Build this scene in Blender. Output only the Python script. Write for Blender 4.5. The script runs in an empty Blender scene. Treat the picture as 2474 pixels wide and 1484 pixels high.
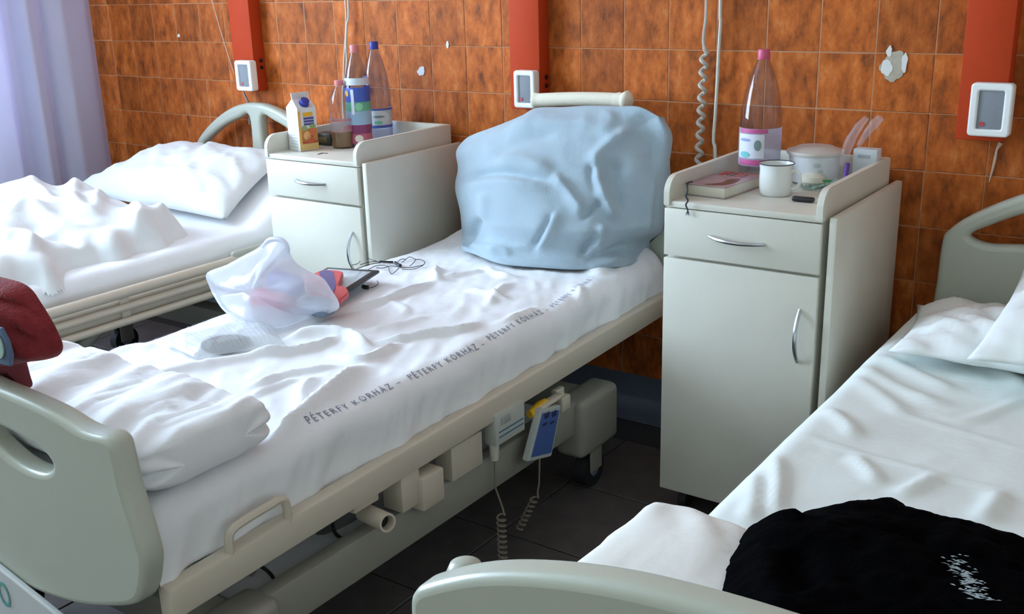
import bpy, bmesh, math, random
import numpy as np
from mathutils import Matrix, Vector
random.seed(7); rng = np.random.default_rng(7)
SC = bpy.context.scene
COL = SC.collection
# ------------------------------------------------------------------ camera (solved from the tile joints, bed rails and cabinet edges)
FPX, CX, CY = 2520.0, 1237.0, 742.0
CAM = np.array([0.0, 0.0, 1.376])
R = np.array([[0.81846952, -0.15159776, 0.55418929], [0.5739271, 0.2606239, -0.77632652], [-0.02674562, 0.95346384, 0.30031878]])
cd = bpy.data.cameras.new('camera'); cam = bpy.data.objects.new('camera', cd); COL.objects.link(cam)
M4 = Matrix([list(R[i]) + [CAM[i]] for i in range(3)] + [[0, 0, 0, 1]])
cam.matrix_world = M4
cd.sensor_fit = 'HORIZONTAL'; cd.sensor_width = 36.0; cd.lens = FPX / 2474.0 * 36.0; cd.clip_start = 0.02
SC.camera = cam
# ------------------------------------------------------------------ light and exposure
SC.view_settings.view_transform = 'Standard'; SC.view_settings.look = 'None'
SC.view_settings.exposure = 0.0; SC.view_settings.gamma = 1.0; SC.view_settings.use_curve_mapping = False
W = bpy.data.worlds.new('sky'); SC.world = W; W.use_nodes = True
bgn = W.node_tree.nodes['Background']
bgn.inputs['Color'].default_value = (0.655, 0.82, 1.03, 1); bgn.inputs['Strength'].default_value = 26.0
SC.cycles.max_bounces = 10; SC.cycles.diffuse_bounces = 5; SC.cycles.transparent_max_bounces = 16
SC.cycles.sample_clamp_indirect = 6.0
SC.cycles.use_denoising = True

# ------------------------------------------------------------------ helpers
def P(px, py, axis, val):
    r = R @ np.array([px - CX, -(py - CY), -FPX]); t = (val - CAM[axis]) / r[axis]
    return CAM + t * r
def proj(A):
    A = np.asarray(A, float); q = (A - CAM) @ R
    return np.stack([CX + FPX * q[..., 0] / -q[..., 2], CY - FPX * q[..., 1] / -q[..., 2]], -1)
MATS = {}
def mat(name, col, rough=0.5, metal=0.0, noise=0.0, nscale=20.0, bump=0.0, bscale=60.0, col2=None, spec=0.5, stretch=(1, 1, 1), rand=0.0, sheen=0.0, sss=0.0):
    if name in MATS: return MATS[name]
    m = bpy.data.materials.new(name); m.use_nodes = True; nt = m.node_tree; b = nt.nodes['Principled BSDF']
    b.inputs['Roughness'].default_value = rough; b.inputs['Metallic'].default_value = metal
    b.inputs['Specular IOR Level'].default_value = spec
    if sheen: b.inputs['Sheen Weight'].default_value = sheen
    c = tuple(col) + (1,)
    b.inputs['Base Color'].default_value = c
    tc = nt.nodes.new('ShaderNodeTexCoord'); mp = nt.nodes.new('ShaderNodeMapping'); mp.inputs['Scale'].default_value = stretch
    nt.links.new(tc.outputs['Object'], mp.inputs['Vector'])
    if noise > 0:
        n = nt.nodes.new('ShaderNodeTexNoise'); n.inputs['Scale'].default_value = nscale; n.inputs['Detail'].default_value = 5
        nt.links.new(mp.outputs['Vector'], n.inputs['Vector'])
        rp = nt.nodes.new('ShaderNodeValToRGB'); rp.color_ramp.elements[0].position = 0.3; rp.color_ramp.elements[1].position = 0.7
        c2 = tuple(col2) if col2 else tuple(x * (1 - noise) for x in col)
        rp.color_ramp.elements[0].color = c2 + (1,); rp.color_ramp.elements[1].color = c
        nt.links.new(n.outputs['Fac'], rp.inputs['Fac']); nt.links.new(rp.outputs['Color'], b.inputs['Base Color'])
    if bump > 0:
        n2 = nt.nodes.new('ShaderNodeTexNoise'); n2.inputs['Scale'].default_value = bscale; n2.inputs['Detail'].default_value = 4
        nt.links.new(mp.outputs['Vector'], n2.inputs['Vector'])
        bp = nt.nodes.new('ShaderNodeBump'); bp.inputs['Strength'].default_value = bump; bp.inputs['Distance'].default_value = 0.004
        nt.links.new(n2.outputs['Fac'], bp.inputs['Height']); nt.links.new(bp.outputs['Normal'], b.inputs['Normal'])
    MATS[name] = m; return m
def clear_mat(name, tint, gloss=0.14, rough=0.03):
    if name in MATS: return MATS[name]
    m = bpy.data.materials.new(name); m.use_nodes = True; nt = m.node_tree; nt.nodes.clear()
    o = nt.nodes.new('ShaderNodeOutputMaterial'); t = nt.nodes.new('ShaderNodeBsdfTransparent'); g = nt.nodes.new('ShaderNodeBsdfGlossy')
    t.inputs['Color'].default_value = tuple(tint) + (1,); g.inputs['Roughness'].default_value = rough
    fr0 = nt.nodes.new('ShaderNodeLayerWeight'); fr0.inputs['Blend'].default_value = 0.5; fr = nt.nodes.new('ShaderNodeMath'); fr.operation = 'POWER'; fr.inputs[1].default_value = 3.5; nt.links.new(fr0.outputs['Facing'], fr.inputs[0])
    ad = nt.nodes.new('ShaderNodeMath'); ad.operation = 'ADD'; ad.use_clamp = True; ad.inputs[1].default_value = gloss * 0.4
    mx = nt.nodes.new('ShaderNodeMixShader')
    nt.links.new(fr.outputs[0], ad.inputs[0]); nt.links.new(ad.outputs[0], mx.inputs[0]); nt.links.new(t.outputs[0], mx.inputs[1]); nt.links.new(g.outputs[0], mx.inputs[2]); nt.links.new(mx.outputs[0], o.inputs[0])
    MATS[name] = m; return m
def film_mat(name, col, trans=0.3, transl=0.5, rough=0.25):
    if name in MATS: return MATS[name]
    m = bpy.data.materials.new(name); m.use_nodes = True; nt = m.node_tree; nt.nodes.clear()
    o = nt.nodes.new('ShaderNodeOutputMaterial'); c = tuple(col) + (1,)
    d = nt.nodes.new('ShaderNodeBsdfPrincipled'); d.inputs['Base Color'].default_value = c; d.inputs['Roughness'].default_value = rough
    tl = nt.nodes.new('ShaderNodeBsdfTranslucent'); tl.inputs['Color'].default_value = c
    tr = nt.nodes.new('ShaderNodeBsdfTransparent')
    m1 = nt.nodes.new('ShaderNodeMixShader'); m1.inputs[0].default_value = transl
    m2 = nt.nodes.new('ShaderNodeMixShader'); m2.inputs[0].default_value = trans
    nt.links.new(d.outputs[0], m1.inputs[1]); nt.links.new(tl.outputs[0], m1.inputs[2])
    nt.links.new(m1.outputs[0], m2.inputs[1]); nt.links.new(tr.outputs[0], m2.inputs[2]); nt.links.new(m2.outputs[0], o.inputs[0])
    MATS[name] = m; return m

WL = {}     # world location of every object made here
def tag(o, label=None, cat=None, group=None, kind=None):
    if label: o['label'] = label
    if cat: o['category'] = cat
    if group: o['group'] = group
    if kind: o['kind'] = kind
    return o
def link(o, loc, parent):
    COL.objects.link(o); WL[o.name] = np.array(loc, float)
    if parent is not None:
        o.parent = parent; o.location = Vector(np.array(loc, float) - WL[parent.name])
    else: o.location = Vector(loc)
    return o
def empty(name, loc, label, cat, group=None):
    o = bpy.data.objects.new(name, None); o.empty_display_size = 0.05; link(o, loc, None)
    return tag(o, label, cat, group)
def mesh_obj(name, V, F, m, parent=None, smooth=True, angle=40, label=None, cat=None, group=None, kind=None):
    V = np.asarray(V, float); lo, hi = V.min(0), V.max(0); c = (lo + hi) / 2
    if parent is None: c[2] = lo[2]
    me = bpy.data.meshes.new(name); me.from_pydata((V - c).tolist(), [], F); me.update()
    if smooth:
        me.polygons.foreach_set('use_smooth', [True] * len(me.polygons))
        if angle < 180: me.set_sharp_from_angle(angle=math.radians(angle))
    if m is not None: me.materials.append(m)
    o = bpy.data.objects.new(name, me); link(o, c, parent)
    return tag(o, label, cat, group, kind)
def from_bm(bm):
    bm.verts.index_update()
    V = [v.co[:] for v in bm.verts]; F = [[v.index for v in f.verts] for f in bm.faces]; bm.free(); return V, F
class MB:
    def __init__(s): s.V = []; s.F = []
    def add(s, V, F):
        n = len(s.V); s.V += [tuple(v) for v in V]; s.F += [[i + n for i in f] for f in F]; return s
    def box(s, lo, hi, bev=0.0, seg=2, rot=None, piv=None):
        bm = bmesh.new(); bmesh.ops.create_cube(bm, size=1.0)
        lo = np.minimum(lo, hi) * 1.0; hi2 = np.maximum(np.array(lo), np.array(hi)); c = (np.array(lo) + hi2) / 2; d = hi2 - lo
        for v in bm.verts: v.co = Vector((v.co.x * d[0] + c[0], v.co.y * d[1] + c[1], v.co.z * d[2] + c[2]))
        if bev > 0: bmesh.ops.bevel(bm, geom=bm.edges[:], offset=min(bev, min(d) * 0.49), segments=seg, affect='EDGES', profile=0.5)
        if rot is not None: bmesh.ops.rotate(bm, verts=bm.verts[:], cent=Vector(piv if piv is not None else c), matrix=rot)
        return s.add(*from_bm(bm))
    def tube(s, pts, r, n=8, cap=True, closed=False):
        pts = [np.array(p, float) for p in pts]; N = len(pts); rr = r if hasattr(r, '__len__') else [r] * N
        V = []; F = []; up = None
        for i in range(N):
            a = pts[(i - 1) % N] if (i > 0 or closed) else pts[i]; b = pts[(i + 1) % N] if (i < N - 1 or closed) else pts[i]
            t = b - a; t = t / (np.linalg.norm(t) + 1e-12)
            if up is None:
                up = np.array([0, 0, 1.0]) if abs(t[2]) < 0.9 else np.array([1.0, 0, 0])
            u = up - t * (up @ t); u /= np.linalg.norm(u) + 1e-12; up = u; w = np.cross(t, u)
            for k in range(n):
                an = 2 * math.pi * k / n; V.append(pts[i] + rr[i] * (math.cos(an) * u + math.sin(an) * w))
        for i in range(N if closed else N - 1):
            j = (i + 1) % N
            for k in range(n): F.append([i * n + k, i * n + (k + 1) % n, j * n + (k + 1) % n, j * n + k])
        if cap and not closed: F.append(list(range(n))[::-1]); F.append([(N - 1) * n + k for k in range(n)])
        return s.add(V, F)
    def lathe(s, prof, c, n=28, cap=True):
        V = []; F = []
        for r, z in prof:
            for k in range(n):
                a = 2 * math.pi * k / n; V.append((c[0] + r * math.cos(a), c[1] + r * math.sin(a), c[2] + z))
        for i in range(len(prof) - 1):
            for k in range(n): F.append([i * n + k, i * n + (k + 1) % n, (i + 1) * n + (k + 1) % n, (i + 1) * n + k])
        if cap: F.append(list(range(n))[::-1]); F.append([(len(prof) - 1) * n + k for k in range(n)])
        return s.add(V, F)
    def grid(s, A, flip=False):
        nu, nv = A.shape[:2]; V = A.reshape(-1, 3); F = []
        for i in range(nu - 1):
            for j in range(nv - 1):
                q = [i * nv + j, (i + 1) * nv + j, (i + 1) * nv + j + 1, i * nv + j + 1]; F.append(q[::-1] if flip else q)
        return s.add(V, F)
    def obj(s, name, m, parent=None, **k): return mesh_obj(name, s.V, s.F, m, parent, **k)
def bx(name, lo, hi, m, parent=None, bev=0.003, **k): return MB().box(lo, hi, bev).obj(name, m, parent, **k)

def board(name, outline, holes, org, ux, uy, thick, bev, m, parent=None, **k):
    """flat plate with holes: outline in (a, b); world = org + a*ux + b*uy, thickness along ux x uy"""
    cu = bpy.data.curves.new('tmp', 'CURVE'); cu.dimensions = '2D'; cu.fill_mode = 'BOTH'
    cu.extrude = max(thick / 2 - bev, 0.0002); cu.bevel_depth = bev; cu.bevel_resolution = 3 if bev > 0.004 else 1; cu.offset = -bev
    for pts in [outline] + holes:
        sp = cu.splines.new('POLY'); sp.points.add(len(pts) - 1); sp.use_cyclic_u = True
        for q, (a, b) in zip(sp.points, pts): q.co = (a, b, 0, 1)
    o = bpy.data.objects.new('tmp', cu); COL.objects.link(o)
    dg = bpy.context.evaluated_depsgraph_get(); me = bpy.data.meshes.new_from_object(o.evaluated_get(dg))
    V = np.array([v.co[:] for v in me.vertices]); F = [list(p.vertices) for p in me.polygons]
    bpy.data.objects.remove(o); bpy.data.curves.remove(cu); bpy.data.meshes.remove(me)
    ux = np.array(ux, float); uy = np.array(uy, float); uz = np.cross(ux, uy)
    Wd = np.array(org) + V[:, :1] * ux + V[:, 1:2] * uy + V[:, 2:3] * uz
    return mesh_obj(name, Wd, F, m, parent, angle=35, **k)
def smooth_poly(pts, n=10, closed=True):
    """Catmull-Rom through points"""
    pts = [np.array(p, float) for p in pts]; N = len(pts); out = []
    for i in range(N if closed else N - 1):
        if closed: p0, p1, p2, p3 = pts[i - 1], pts[i], pts[(i + 1) % N], pts[(i + 2) % N]
        else: p0, p1, p2, p3 = pts[max(i - 1, 0)], pts[i], pts[i + 1], pts[min(i + 2, N - 1)]
        for k in range(n):
            t = k / n
            out.append(0.5 * ((2 * p1) + (-p0 + p2) * t + (2 * p0 - 5 * p1 + 4 * p2 - p3) * t * t + (-p0 + 3 * p1 - 3 * p2 + p3) * t ** 3))
    if not closed: out.append(pts[-1])
    return out
def vnoise(x, y, seed=0):
    xi = np.floor(x).astype(np.int64); yi = np.floor(y).astype(np.int64); fx = x - xi; fy = y - yi
    def h(a, b):
        n = (a * 374761393 + b * 668265263 + seed * 1442695041) & 0x7fffffff; n = ((n ^ (n >> 13)) * 1274126177) & 0x7fffffff
        return (((n ^ (n >> 16)) & 0xffff) / 65535.0)
    u = fx * fx * (3 - 2 * fx); v = fy * fy * (3 - 2 * fy)
    return (h(xi, yi) * (1 - u) + h(xi + 1, yi) * u) * (1 - v) + (h(xi, yi + 1) * (1 - u) + h(xi + 1, yi + 1) * u) * v - 0.5
def fbm(x, y, seed=0, o=4):
    s = 0; a = 1.0
    for k in range(o): s = s + a * vnoise(x * 2 ** k, y * 2 ** k, seed + k); a *= 0.5
    return s
def ridged(x, y, seed=0, o=3):
    s = 0; a = 1.0
    for k in range(o): s = s + a * (0.5 - np.sqrt((2 * vnoise(x * 2 ** k, y * 2 ** k, seed + k)) ** 2 + 0.012)); a *= 0.5
    return s
def strokes(X, Y, L):
    """sum of fold strokes; each is (points, half width, height[, one-sided sharpness])"""
    H = np.zeros_like(X)
    for st in L:
        pts, w, a = st[:3]; sh = st[3] if len(st) > 3 else 0.0
        pts = smooth_poly(pts, 6, False) if len(pts) > 2 else [np.array(p, float) for p in pts]
        seg = [np.linalg.norm(pts[i + 1] - pts[i]) for i in range(len(pts) - 1)]; tot = sum(seg) + 1e-9
        best = np.full(X.shape, 1e9); bt = np.zeros_like(X); bs = np.zeros_like(X); acc = 0
        for i in range(len(pts) - 1):
            p, q = pts[i], pts[i + 1]; dx, dy = q - p; l2 = dx * dx + dy * dy + 1e-12
            t = np.clip(((X - p[0]) * dx + (Y - p[1]) * dy) / l2, 0, 1)
            ex = X - (p[0] + t * dx); ey = Y - (p[1] + t * dy); d = np.hypot(ex, ey); sd = np.sign(dx * ey - dy * ex)
            k = d < best; best = np.where(k, d, best); bt = np.where(k, (acc + t * seg[i]) / tot, bt); bs = np.where(k, sd, bs); acc += seg[i]
        ww = w * (1 + sh * bs)
        H += a * np.exp(-(best / ww) ** 2) * np.clip(np.sin(np.pi * np.clip(bt, 0.02, 0.98)) * 1.6, 0, 1)
    return H

# ------------------------------------------------------------------ materials
M_cream = mat('cream laminate', (0.71, 0.69, 0.60), 0.38, noise=0.05, nscale=9)
M_edge = mat('cream edging', (0.72, 0.68, 0.56), 0.4)
M_bed = mat('grey beige bed plastic', (0.48, 0.50, 0.42), 0.30, bump=0.05, bscale=400)
M_rail = mat('beige powder coated steel', (0.64, 0.57, 0.46), 0.4)
M_base = mat('grey bed base steel', (0.33, 0.32, 0.27), 0.5)
M_chrome = mat('brushed chrome', (0.55, 0.57, 0.6), 0.28, metal=1.0)
M_sheet = mat('white cotton sheet', (0.85, 0.86, 0.88), 0.85, bump=0.25, bscale=45, sheen=0.1)
M_sheet2 = mat('white cotton duvet', (0.76, 0.78, 0.78), 0.85, bump=0.3, bscale=35, sheen=0.1)
M_case = mat('off white pillowcase', (0.83, 0.86, 0.84), 0.85, bump=0.3, bscale=40)
M_blue = mat('pale blue fleece', (0.37, 0.47, 0.54), 0.95, bump=0.35, bscale=260, sheen=0.3)
M_matt = mat('dark striped ticking', (0.10, 0.11, 0.13), 0.8)
M_black = mat('black plastic', (0.012, 0.012, 0.014), 0.4)
M_rubber = mat('black rubber', (0.015, 0.016, 0.018), 0.6)
M_white = mat('white plastic', (0.88, 0.89, 0.87), 0.35)
M_grey = mat('grey screen panel', (0.26, 0.28, 0.31), 0.7, spec=0.2)
M_red = mat('red dot', (0.5, 0.06, 0.08), 0.5)
M_cable = mat('off white cable', (0.62, 0.60, 0.52), 0.5)
M_orange = mat('orange painted metal', (0.54, 0.055, 0.011), 0.6, noise=0.12, nscale=3, spec=0.2)
M_ink = mat('dark blue ink', (0.22, 0.23, 0.30), 0.8)

def tile_mat():
    m = bpy.data.materials.new('mottled orange glazed tile'); m.use_nodes = True; nt = m.node_tree; b = nt.nodes['Principled BSDF']
    tc = nt.nodes.new('ShaderNodeTexCoord'); oi = nt.nodes.new('ShaderNodeObjectInfo')
    ad = nt.nodes.new('ShaderNodeVectorMath'); ad.operation = 'ADD'
    sc = nt.nodes.new('ShaderNodeVectorMath'); sc.operation = 'SCALE'; sc.inputs[3].default_value = 37.0
    cmb = nt.nodes.new('ShaderNodeCombineXYZ')
    for k in range(3): nt.links.new(oi.outputs['Random'], cmb.inputs[k])
    nt.links.new(cmb.outputs[0], sc.inputs[0]); nt.links.new(tc.outputs['Object'], ad.inputs[0]); nt.links.new(sc.outputs[0], ad.inputs[1])
    mp = nt.nodes.new('ShaderNodeMapping'); mp.inputs['Scale'].default_value = (1.5, 1.0, 0.75); nt.links.new(ad.outputs[0], mp.inputs['Vector'])
    n1 = nt.nodes.new('ShaderNodeTexNoise'); n1.inputs['Scale'].default_value = 17; n1.inputs['Detail'].default_value = 7; n1.inputs['Roughness'].default_value = 0.68
    n2 = nt.nodes.new('ShaderNodeTexNoise'); n2.inputs['Scale'].default_value = 34; n2.inputs['Detail'].default_value = 4
    nt.links.new(mp.outputs[0], n1.inputs['Vector']); nt.links.new(mp.outputs[0], n2.inputs['Vector'])
    rp = nt.nodes.new('ShaderNodeValToRGB'); e = rp.color_ramp.elements
    e[0].position = 0.30; e[0].color = (0.145, 0.043, 0.011, 1); e[1].position = 0.74; e[1].color = (0.64, 0.235, 0.072, 1)
    x = e.new(0.44); x.color = (0.37, 0.088, 0.013, 1); x = e.new(0.57); x.color = (0.52, 0.13, 0.020, 1)
    nt.links.new(n1.outputs['Fac'], rp.inputs['Fac'])
    hs = nt.nodes.new('ShaderNodeHueSaturation'); mr = nt.nodes.new('ShaderNodeMapRange'); mr.inputs[3].default_value = 0.8; mr.inputs[4].default_value = 1.15
    nt.links.new(oi.outputs['Random'], mr.inputs[0]); nt.links.new(mr.outputs[0], hs.inputs['Value']); nt.links.new(rp.outputs[0], hs.inputs['Color'])
    nt.links.new(hs.outputs[0], b.inputs['Base Color'])
    b.inputs['Roughness'].default_value = 0.6; b.inputs['Specular IOR Level'].default_value = 0.2
    bp = nt.nodes.new('ShaderNodeBump'); bp.inputs['Strength'].default_value = 0.12; bp.inputs['Distance'].default_value = 0.004
    nt.links.new(n2.outputs['Fac'], bp.inputs['Height']); nt.links.new(bp.outputs[0], b.inputs['Normal'])
    return m
M_tile = tile_mat()
M_grout = mat('pale tile grout', (0.52, 0.25, 0.13), 0.9, noise=0.2, nscale=30)
M_floor = mat('dark brown floor tile', (0.105, 0.092, 0.088), 0.55, noise=0.35, nscale=14)
M_fgrout = mat('dark floor joint', (0.03, 0.028, 0.027), 0.9)
M_skirt = mat('blue grey vinyl skirting', (0.115, 0.135, 0.175), 0.30, noise=0.15, nscale=8)
M_plaster = mat('white plaster', (0.72, 0.70, 0.62), 0.9, noise=0.1, nscale=3)
M_warm = mat('cream wall paint', (0.88, 0.83, 0.70), 0.8, noise=0.06, nscale=2)

# ------------------------------------------------------------------ the room
YW = 2.842
XL, XR, YR, ZC = -4.36, 1.35, -1.7, 2.8
wall = bx('wall_back', (XL - 0.15, YW - 0.0028, 0), (XR + 0.15, YW + 0.16, ZC), M_grout, bev=0, kind='structure')
PIT, GAP = 0.150, 0.0024
XB, ZB = -1.735, 1.1645
def tile_mesh():
    b = MB().box((-PIT / 2 + GAP / 2, -0.004, -PIT / 2 + GAP / 2), (PIT / 2 - GAP / 2, 0.004, PIT / 2 - GAP / 2), 0.0016, 1)
    me = bpy.data.meshes.new('wall_tile'); me.from_pydata(b.V, [], b.F); me.materials.append(M_tile); return me
TM = tile_mesh(); rest = MB()
cand = []
for i in range(-18, 24):
    for j in range(-7, 12):
        x = XB + (i + 0.5) * PIT; z = ZB + (j + 0.5) * PIT
        if x - PIT / 2 < XL or x + PIT / 2 > XR or z + PIT / 2 > ZC - 0.1: continue
        inv = (-4.4 < x < 0.02 and -7 <= j <= 1)
        if inv: cand.append((x, z))
        else: rest.box((x - PIT / 2 + GAP / 2, YW - 0.004, z - PIT / 2 + GAP / 2), (x + PIT / 2 - GAP / 2, YW + 0.0045, z + PIT / 2 - GAP / 2))
for (x, z) in cand:
    o = bpy.data.objects.new('wall_tile', TM); link(o, (x, YW + rng.normal(0, 0.0004), z), wall)
rest.obj('wall_tile_field', M_tile, wall, smooth=False, kind='stuff')
# skirting with a coved foot
sk = [(0.0, 0.124), (-0.004, 0.122), (-0.006, 0.05), (-0.010, 0.030), (-0.022, 0.012), (-0.045, 0.003), (-0.09, 0.0015), (-0.09, 0.0), (0, 0)]
A = np.array([[(x, YW - 0.0045 + a, b) for a, b in sk] for x in (XL, XR)]); MB().grid(A, True).obj('baseboard_back', M_skirt, None, angle=50, kind='structure')
floor = bx('floor', (XL - 0.1, YR - 0.1, -0.12), (XR + 0.1, YW + 0.1, -0.0045), M_fgrout, bev=0, kind='structure')
fm = MB().box((-0.164, -0.164, -0.0045), (0.164, 0.164, 0.0), 0.002, 1); FM = bpy.data.meshes.new('floor_tile'); FM.from_pydata(fm.V, [], fm.F); FM.materials.append(M_floor)
frest = MB()
for i in range(-14, 6):
    for j in range(-8, 9):
        x = i * 0.332 + 0.05; y = j * 0.332 + 0.12
        if x - 0.166 < XL or x + 0.166 > XR + 0.1 or y + 0.166 > YW - 0.02 or y - 0.166 < YR: continue
        if x < 0.4 and y > 0.6:
            o = bpy.data.objects.new('floor_tile', FM); link(o, (x, y, 0), floor)
        else: frest.box((x - 0.164, y - 0.164, -0.0045), (x + 0.164, y + 0.164, 0))
frest.obj('floor_tile_field', M_floor, floor, smooth=False, kind='stuff')
bx('ceiling', (XL - 0.15, YR - 0.15, ZC), (XR + 0.15, YW + 0.15, ZC + 0.12), mat('white ceiling paint', (0.88, 0.86, 0.81), 0.9), bev=0, kind='structure')
bx('wall_right', (XR, YR, 0), (XR + 0.15, YW, ZC), M_warm, bev=0, kind='structure')
bx('wall_front', (XL - 0.15, YR - 0.15, 0), (XR + 0.15, YR, ZC), M_warm, bev=0, kind='structure')
# window wall: daylight comes from here
WY0, WY1, WZ0, WZ1 = 0.0, 2.16, 0.85, 2.60
wl = MB(); wl.box((XL - 0.2, YR, 0), (XL, YW, WZ0)); wl.box((XL - 0.2, YR, WZ1), (XL, YW, ZC)); wl.box((XL - 0.2, YR, WZ0), (XL, WY0, WZ1)); wl.box((XL - 0.2, WY1, WZ0), (XL, YW, WZ1))
wl.obj('wall_left', M_warm, None, smooth=False, kind='structure')
win = MB()
for y in (WY0, 0.72, 1.44, WY1): win.box((XL - 0.13, max(y - 0.03, WY0), WZ0), (XL - 0.07, min(y + 0.03, WY1), WZ1), 0.004)
for z in (WZ0, WZ1 - 0.06): win.box((XL - 0.13, WY0, z), (XL - 0.07, WY1, z + 0.06), 0.004)
wo = win.obj('window_1', M_white, None, kind='structure')
for a, b in ((WY0, 0.72), (0.72, 1.44), (1.44, WY1)):
    bx('window_pane', (XL - 0.104, a + 0.03, WZ0 + 0.06), (XL - 0.098, b - 0.03, WZ1 - 0.06), clear_mat('window glass', (0.96, 0.98, 0.98), 0.05), wo, bev=0)
ld = bpy.data.lights.new('window_daylight_portal', 'AREA'); ld.shape = 'RECTANGLE'; ld.size = WZ1 - WZ0; ld.size_y = WY1 - WY0; ld.cycles.is_portal = True
lo = bpy.data.objects.new('window_daylight_portal', ld); COL.objects.link(lo); lo.location = (XL - 0.06, (WY0 + WY1) / 2, (WZ0 + WZ1) / 2); lo.rotation_euler = (0, -math.pi / 2, 0)

# plaster scars and chips on the tiles
def blob(name, px, py, rx, rz, m, seed, y=YW - 0.0055, n=26, t=0.002, parent=wall):
    c = P(px, py, 1, y); pts = []
    for k in range(n):
        a = 2 * math.pi * k / n; r = 1 + 0.55 * float(vnoise(np.array([math.cos(a) * 2.1 + seed]), np.array([math.sin(a) * 2.1 + seed * 3.1]), seed)[0])
        pts.append((rx * r * math.cos(a), rz * r * math.sin(a)))
    return board(name, pts, [], c, (1, 0, 0), (0, 0, 1), t, 0.0006, m, parent)
M_scar = mat('bare plaster scar', (0.50, 0.44, 0.34), 0.9, noise=0.2, nscale=60); M_scar2 = mat('white glue residue', (0.72, 0.72, 0.68), 0.8)
blob('plaster_scar', 2158, 160, 0.034, 0.040, M_scar, 3)
blob('glue_residue', 2143, 165, 0.014, 0.022, M_scar2, 5, t=0.004); blob('glue_residue', 2149, 125, 0.007, 0.015, M_scar2, 9, t=0.004); blob('glue_residue', 2186, 150, 0.007, 0.024, M_scar2, 4, t=0.004)
for (px, py, a, b, s) in ((1018, 172, 0.017, 0.017, 1), (1081, 108, 0.006, 0.012, 2), (432, 86, 0.008, 0.007, 8)):
    blob('tile_chip', px, py, a, b, M_scar2, s)
dr = [P(x, y, 1, YW - 0.006) for x, y in ((2418, 345), (2408, 362), (2404, 385), (2398, 410), (2390, 440))]
MB().tube(dr, [0.006, 0.003, 0.0035, 0.003, 0.0015], 6).obj('paint_drip', mat('pale drip', (0.62, 0.45, 0.33), 0.7), wall)

# orange service columns and call panels
def column(x0, x1, zbot, label, box_px, sockets):
    yf = YW - 0.062
    e = empty('service_column', ((x0 + x1) / 2, YW - 0.03, zbot), label, 'wall duct', 'orange ducts on the tiled wall')
    MB().box((x0, yf, zbot), (x1, YW - 0.004, ZC - 0.005), 0.003).obj('duct_cover', M_orange, e)
    if sockets:
        for z in (sockets, sockets - 0.026):
            b = MB(); ang = np.linspace(0, 2 * math.pi, 15)[:-1]
            b.tube([(x1 + 0.0005, yf + 0.036, z), (x1 + 0.004, yf + 0.036, z)], 0.0075, 12); b.obj('socket', M_black, e)
    (a, t), (b2, bb) = box_px
    yp = yf - 0.034; q0 = P(a, t, 1, yp); q1 = P(b2, bb, 1, yp)
    c = ((q0[0] + q1[0]) / 2, yf - 0.017, (q0[2] + q1[2]) / 2); w = abs(q1[0] - q0[0]); h = abs(q0[2] - q1[2])
    return e, c, w, h, yf
def call_panel(c, w, h, yf, label):
    e = empty('call_panel', c, label, 'call panel', 'white call panels on the ducts')
    def rr(w, h, r, n=5):
        out = []
        for sx, sz, a0 in ((1, 1, 0), (-1, 1, 90), (-1, -1, 180), (1, -1, 270)):
            for k in range(n + 1):
                a = math.radians(a0 + 90 * k / n); out.append((sx * (w / 2 - r) + r * math.cos(a), sz * (h / 2 - r) + r * math.sin(a)))
        return out
    o = np.array([c[0], yf - 0.017, c[2]])
    board('housing', rr(w, h, 0.010), [rr(w * 0.60, h * 0.72, 0.004)], o, (1, 0, 0), (0, 0, 1), 0.034, 0.005, M_white, e)
    MB().box((c[0] - w * 0.31, yf - 0.028, c[2] - h * 0.37), (c[0] + w * 0.31, yf - 0.002, c[2] + h * 0.37), 0.001).obj('panel_face', M_grey, e)
    MB().tube([(c[0] - w * 0.17, yf - 0.030, c[2] - h * 0.27), (c[0] - w * 0.17, yf - 0.027, c[2] - h * 0.27)], 0.006, 12).obj('call_button', M_red, e)
    return e
cols = [(-3.283, -3.168, 0.985, 'orange painted duct beside the curtain', ((564, 146), (610, 221)), 1.10, 'white call panel nearest the curtain'),
        (-1.966, -1.853, 0.975, 'orange painted duct between the two bedside cabinets', ((1239, 170), (1291, 263)), 1.075, 'white call panel just left of the pale blue blanket'),
        (-0.606, -0.495, 0.962, 'orange painted duct at the right edge above the right bed', ((2347, 200), (2436, 334)), None, 'white call panel above the right headboard')]
for x0, x1, zb, lab, bp, so, lab2 in cols:
    e, c, w, h, yf = column(x0, x1, zb, lab, bp, so); call_panel(c, w, h, yf, lab2)

# cables hanging down the wall
def cable(name, pts, r, label, y=YW - 0.03, m=M_cable, smooth_n=8, top=True, endz=None):
    q = [P(px, py, 1, y) for px, py in pts]
    if top: q = [np.array([q[0][0], q[0][1], ZC - 0.002]), np.array([q[0][0], q[0][1], 1.8])] + q
    if endz is not None: q.append(np.array([q[-1][0] - 0.003, q[-1][1], endz]))
    q = smooth_poly(q, smooth_n, False)
    return MB().tube(q, r, 8).obj(name, m, None, label=label, cat='cable')
cable('hanging_cable', ((834, 0), (836, 60), (834, 105), (831, 150), (830, 200), (829, 240)), 0.0034, 'thin pale cable hanging behind the pink capped bottles, back strand', YW - 0.03, endz=0.62)
cable('hanging_cable', ((841, 0), (838, 60), (836, 110), (838, 150), (834, 190), (828, 250)), 0.0034, 'thin pale cable hanging behind the pink capped bottles, front strand', YW - 0.045, endz=0.60)
cable('hanging_cable', ((1741, 0), (1741, 50), (1737, 120), (1733, 200), (1728, 280), (1724, 340), (1728, 385)), 0.0050, 'smooth straight pale cable beside the coiled cord', YW - 0.03, endz=0.55)
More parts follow.
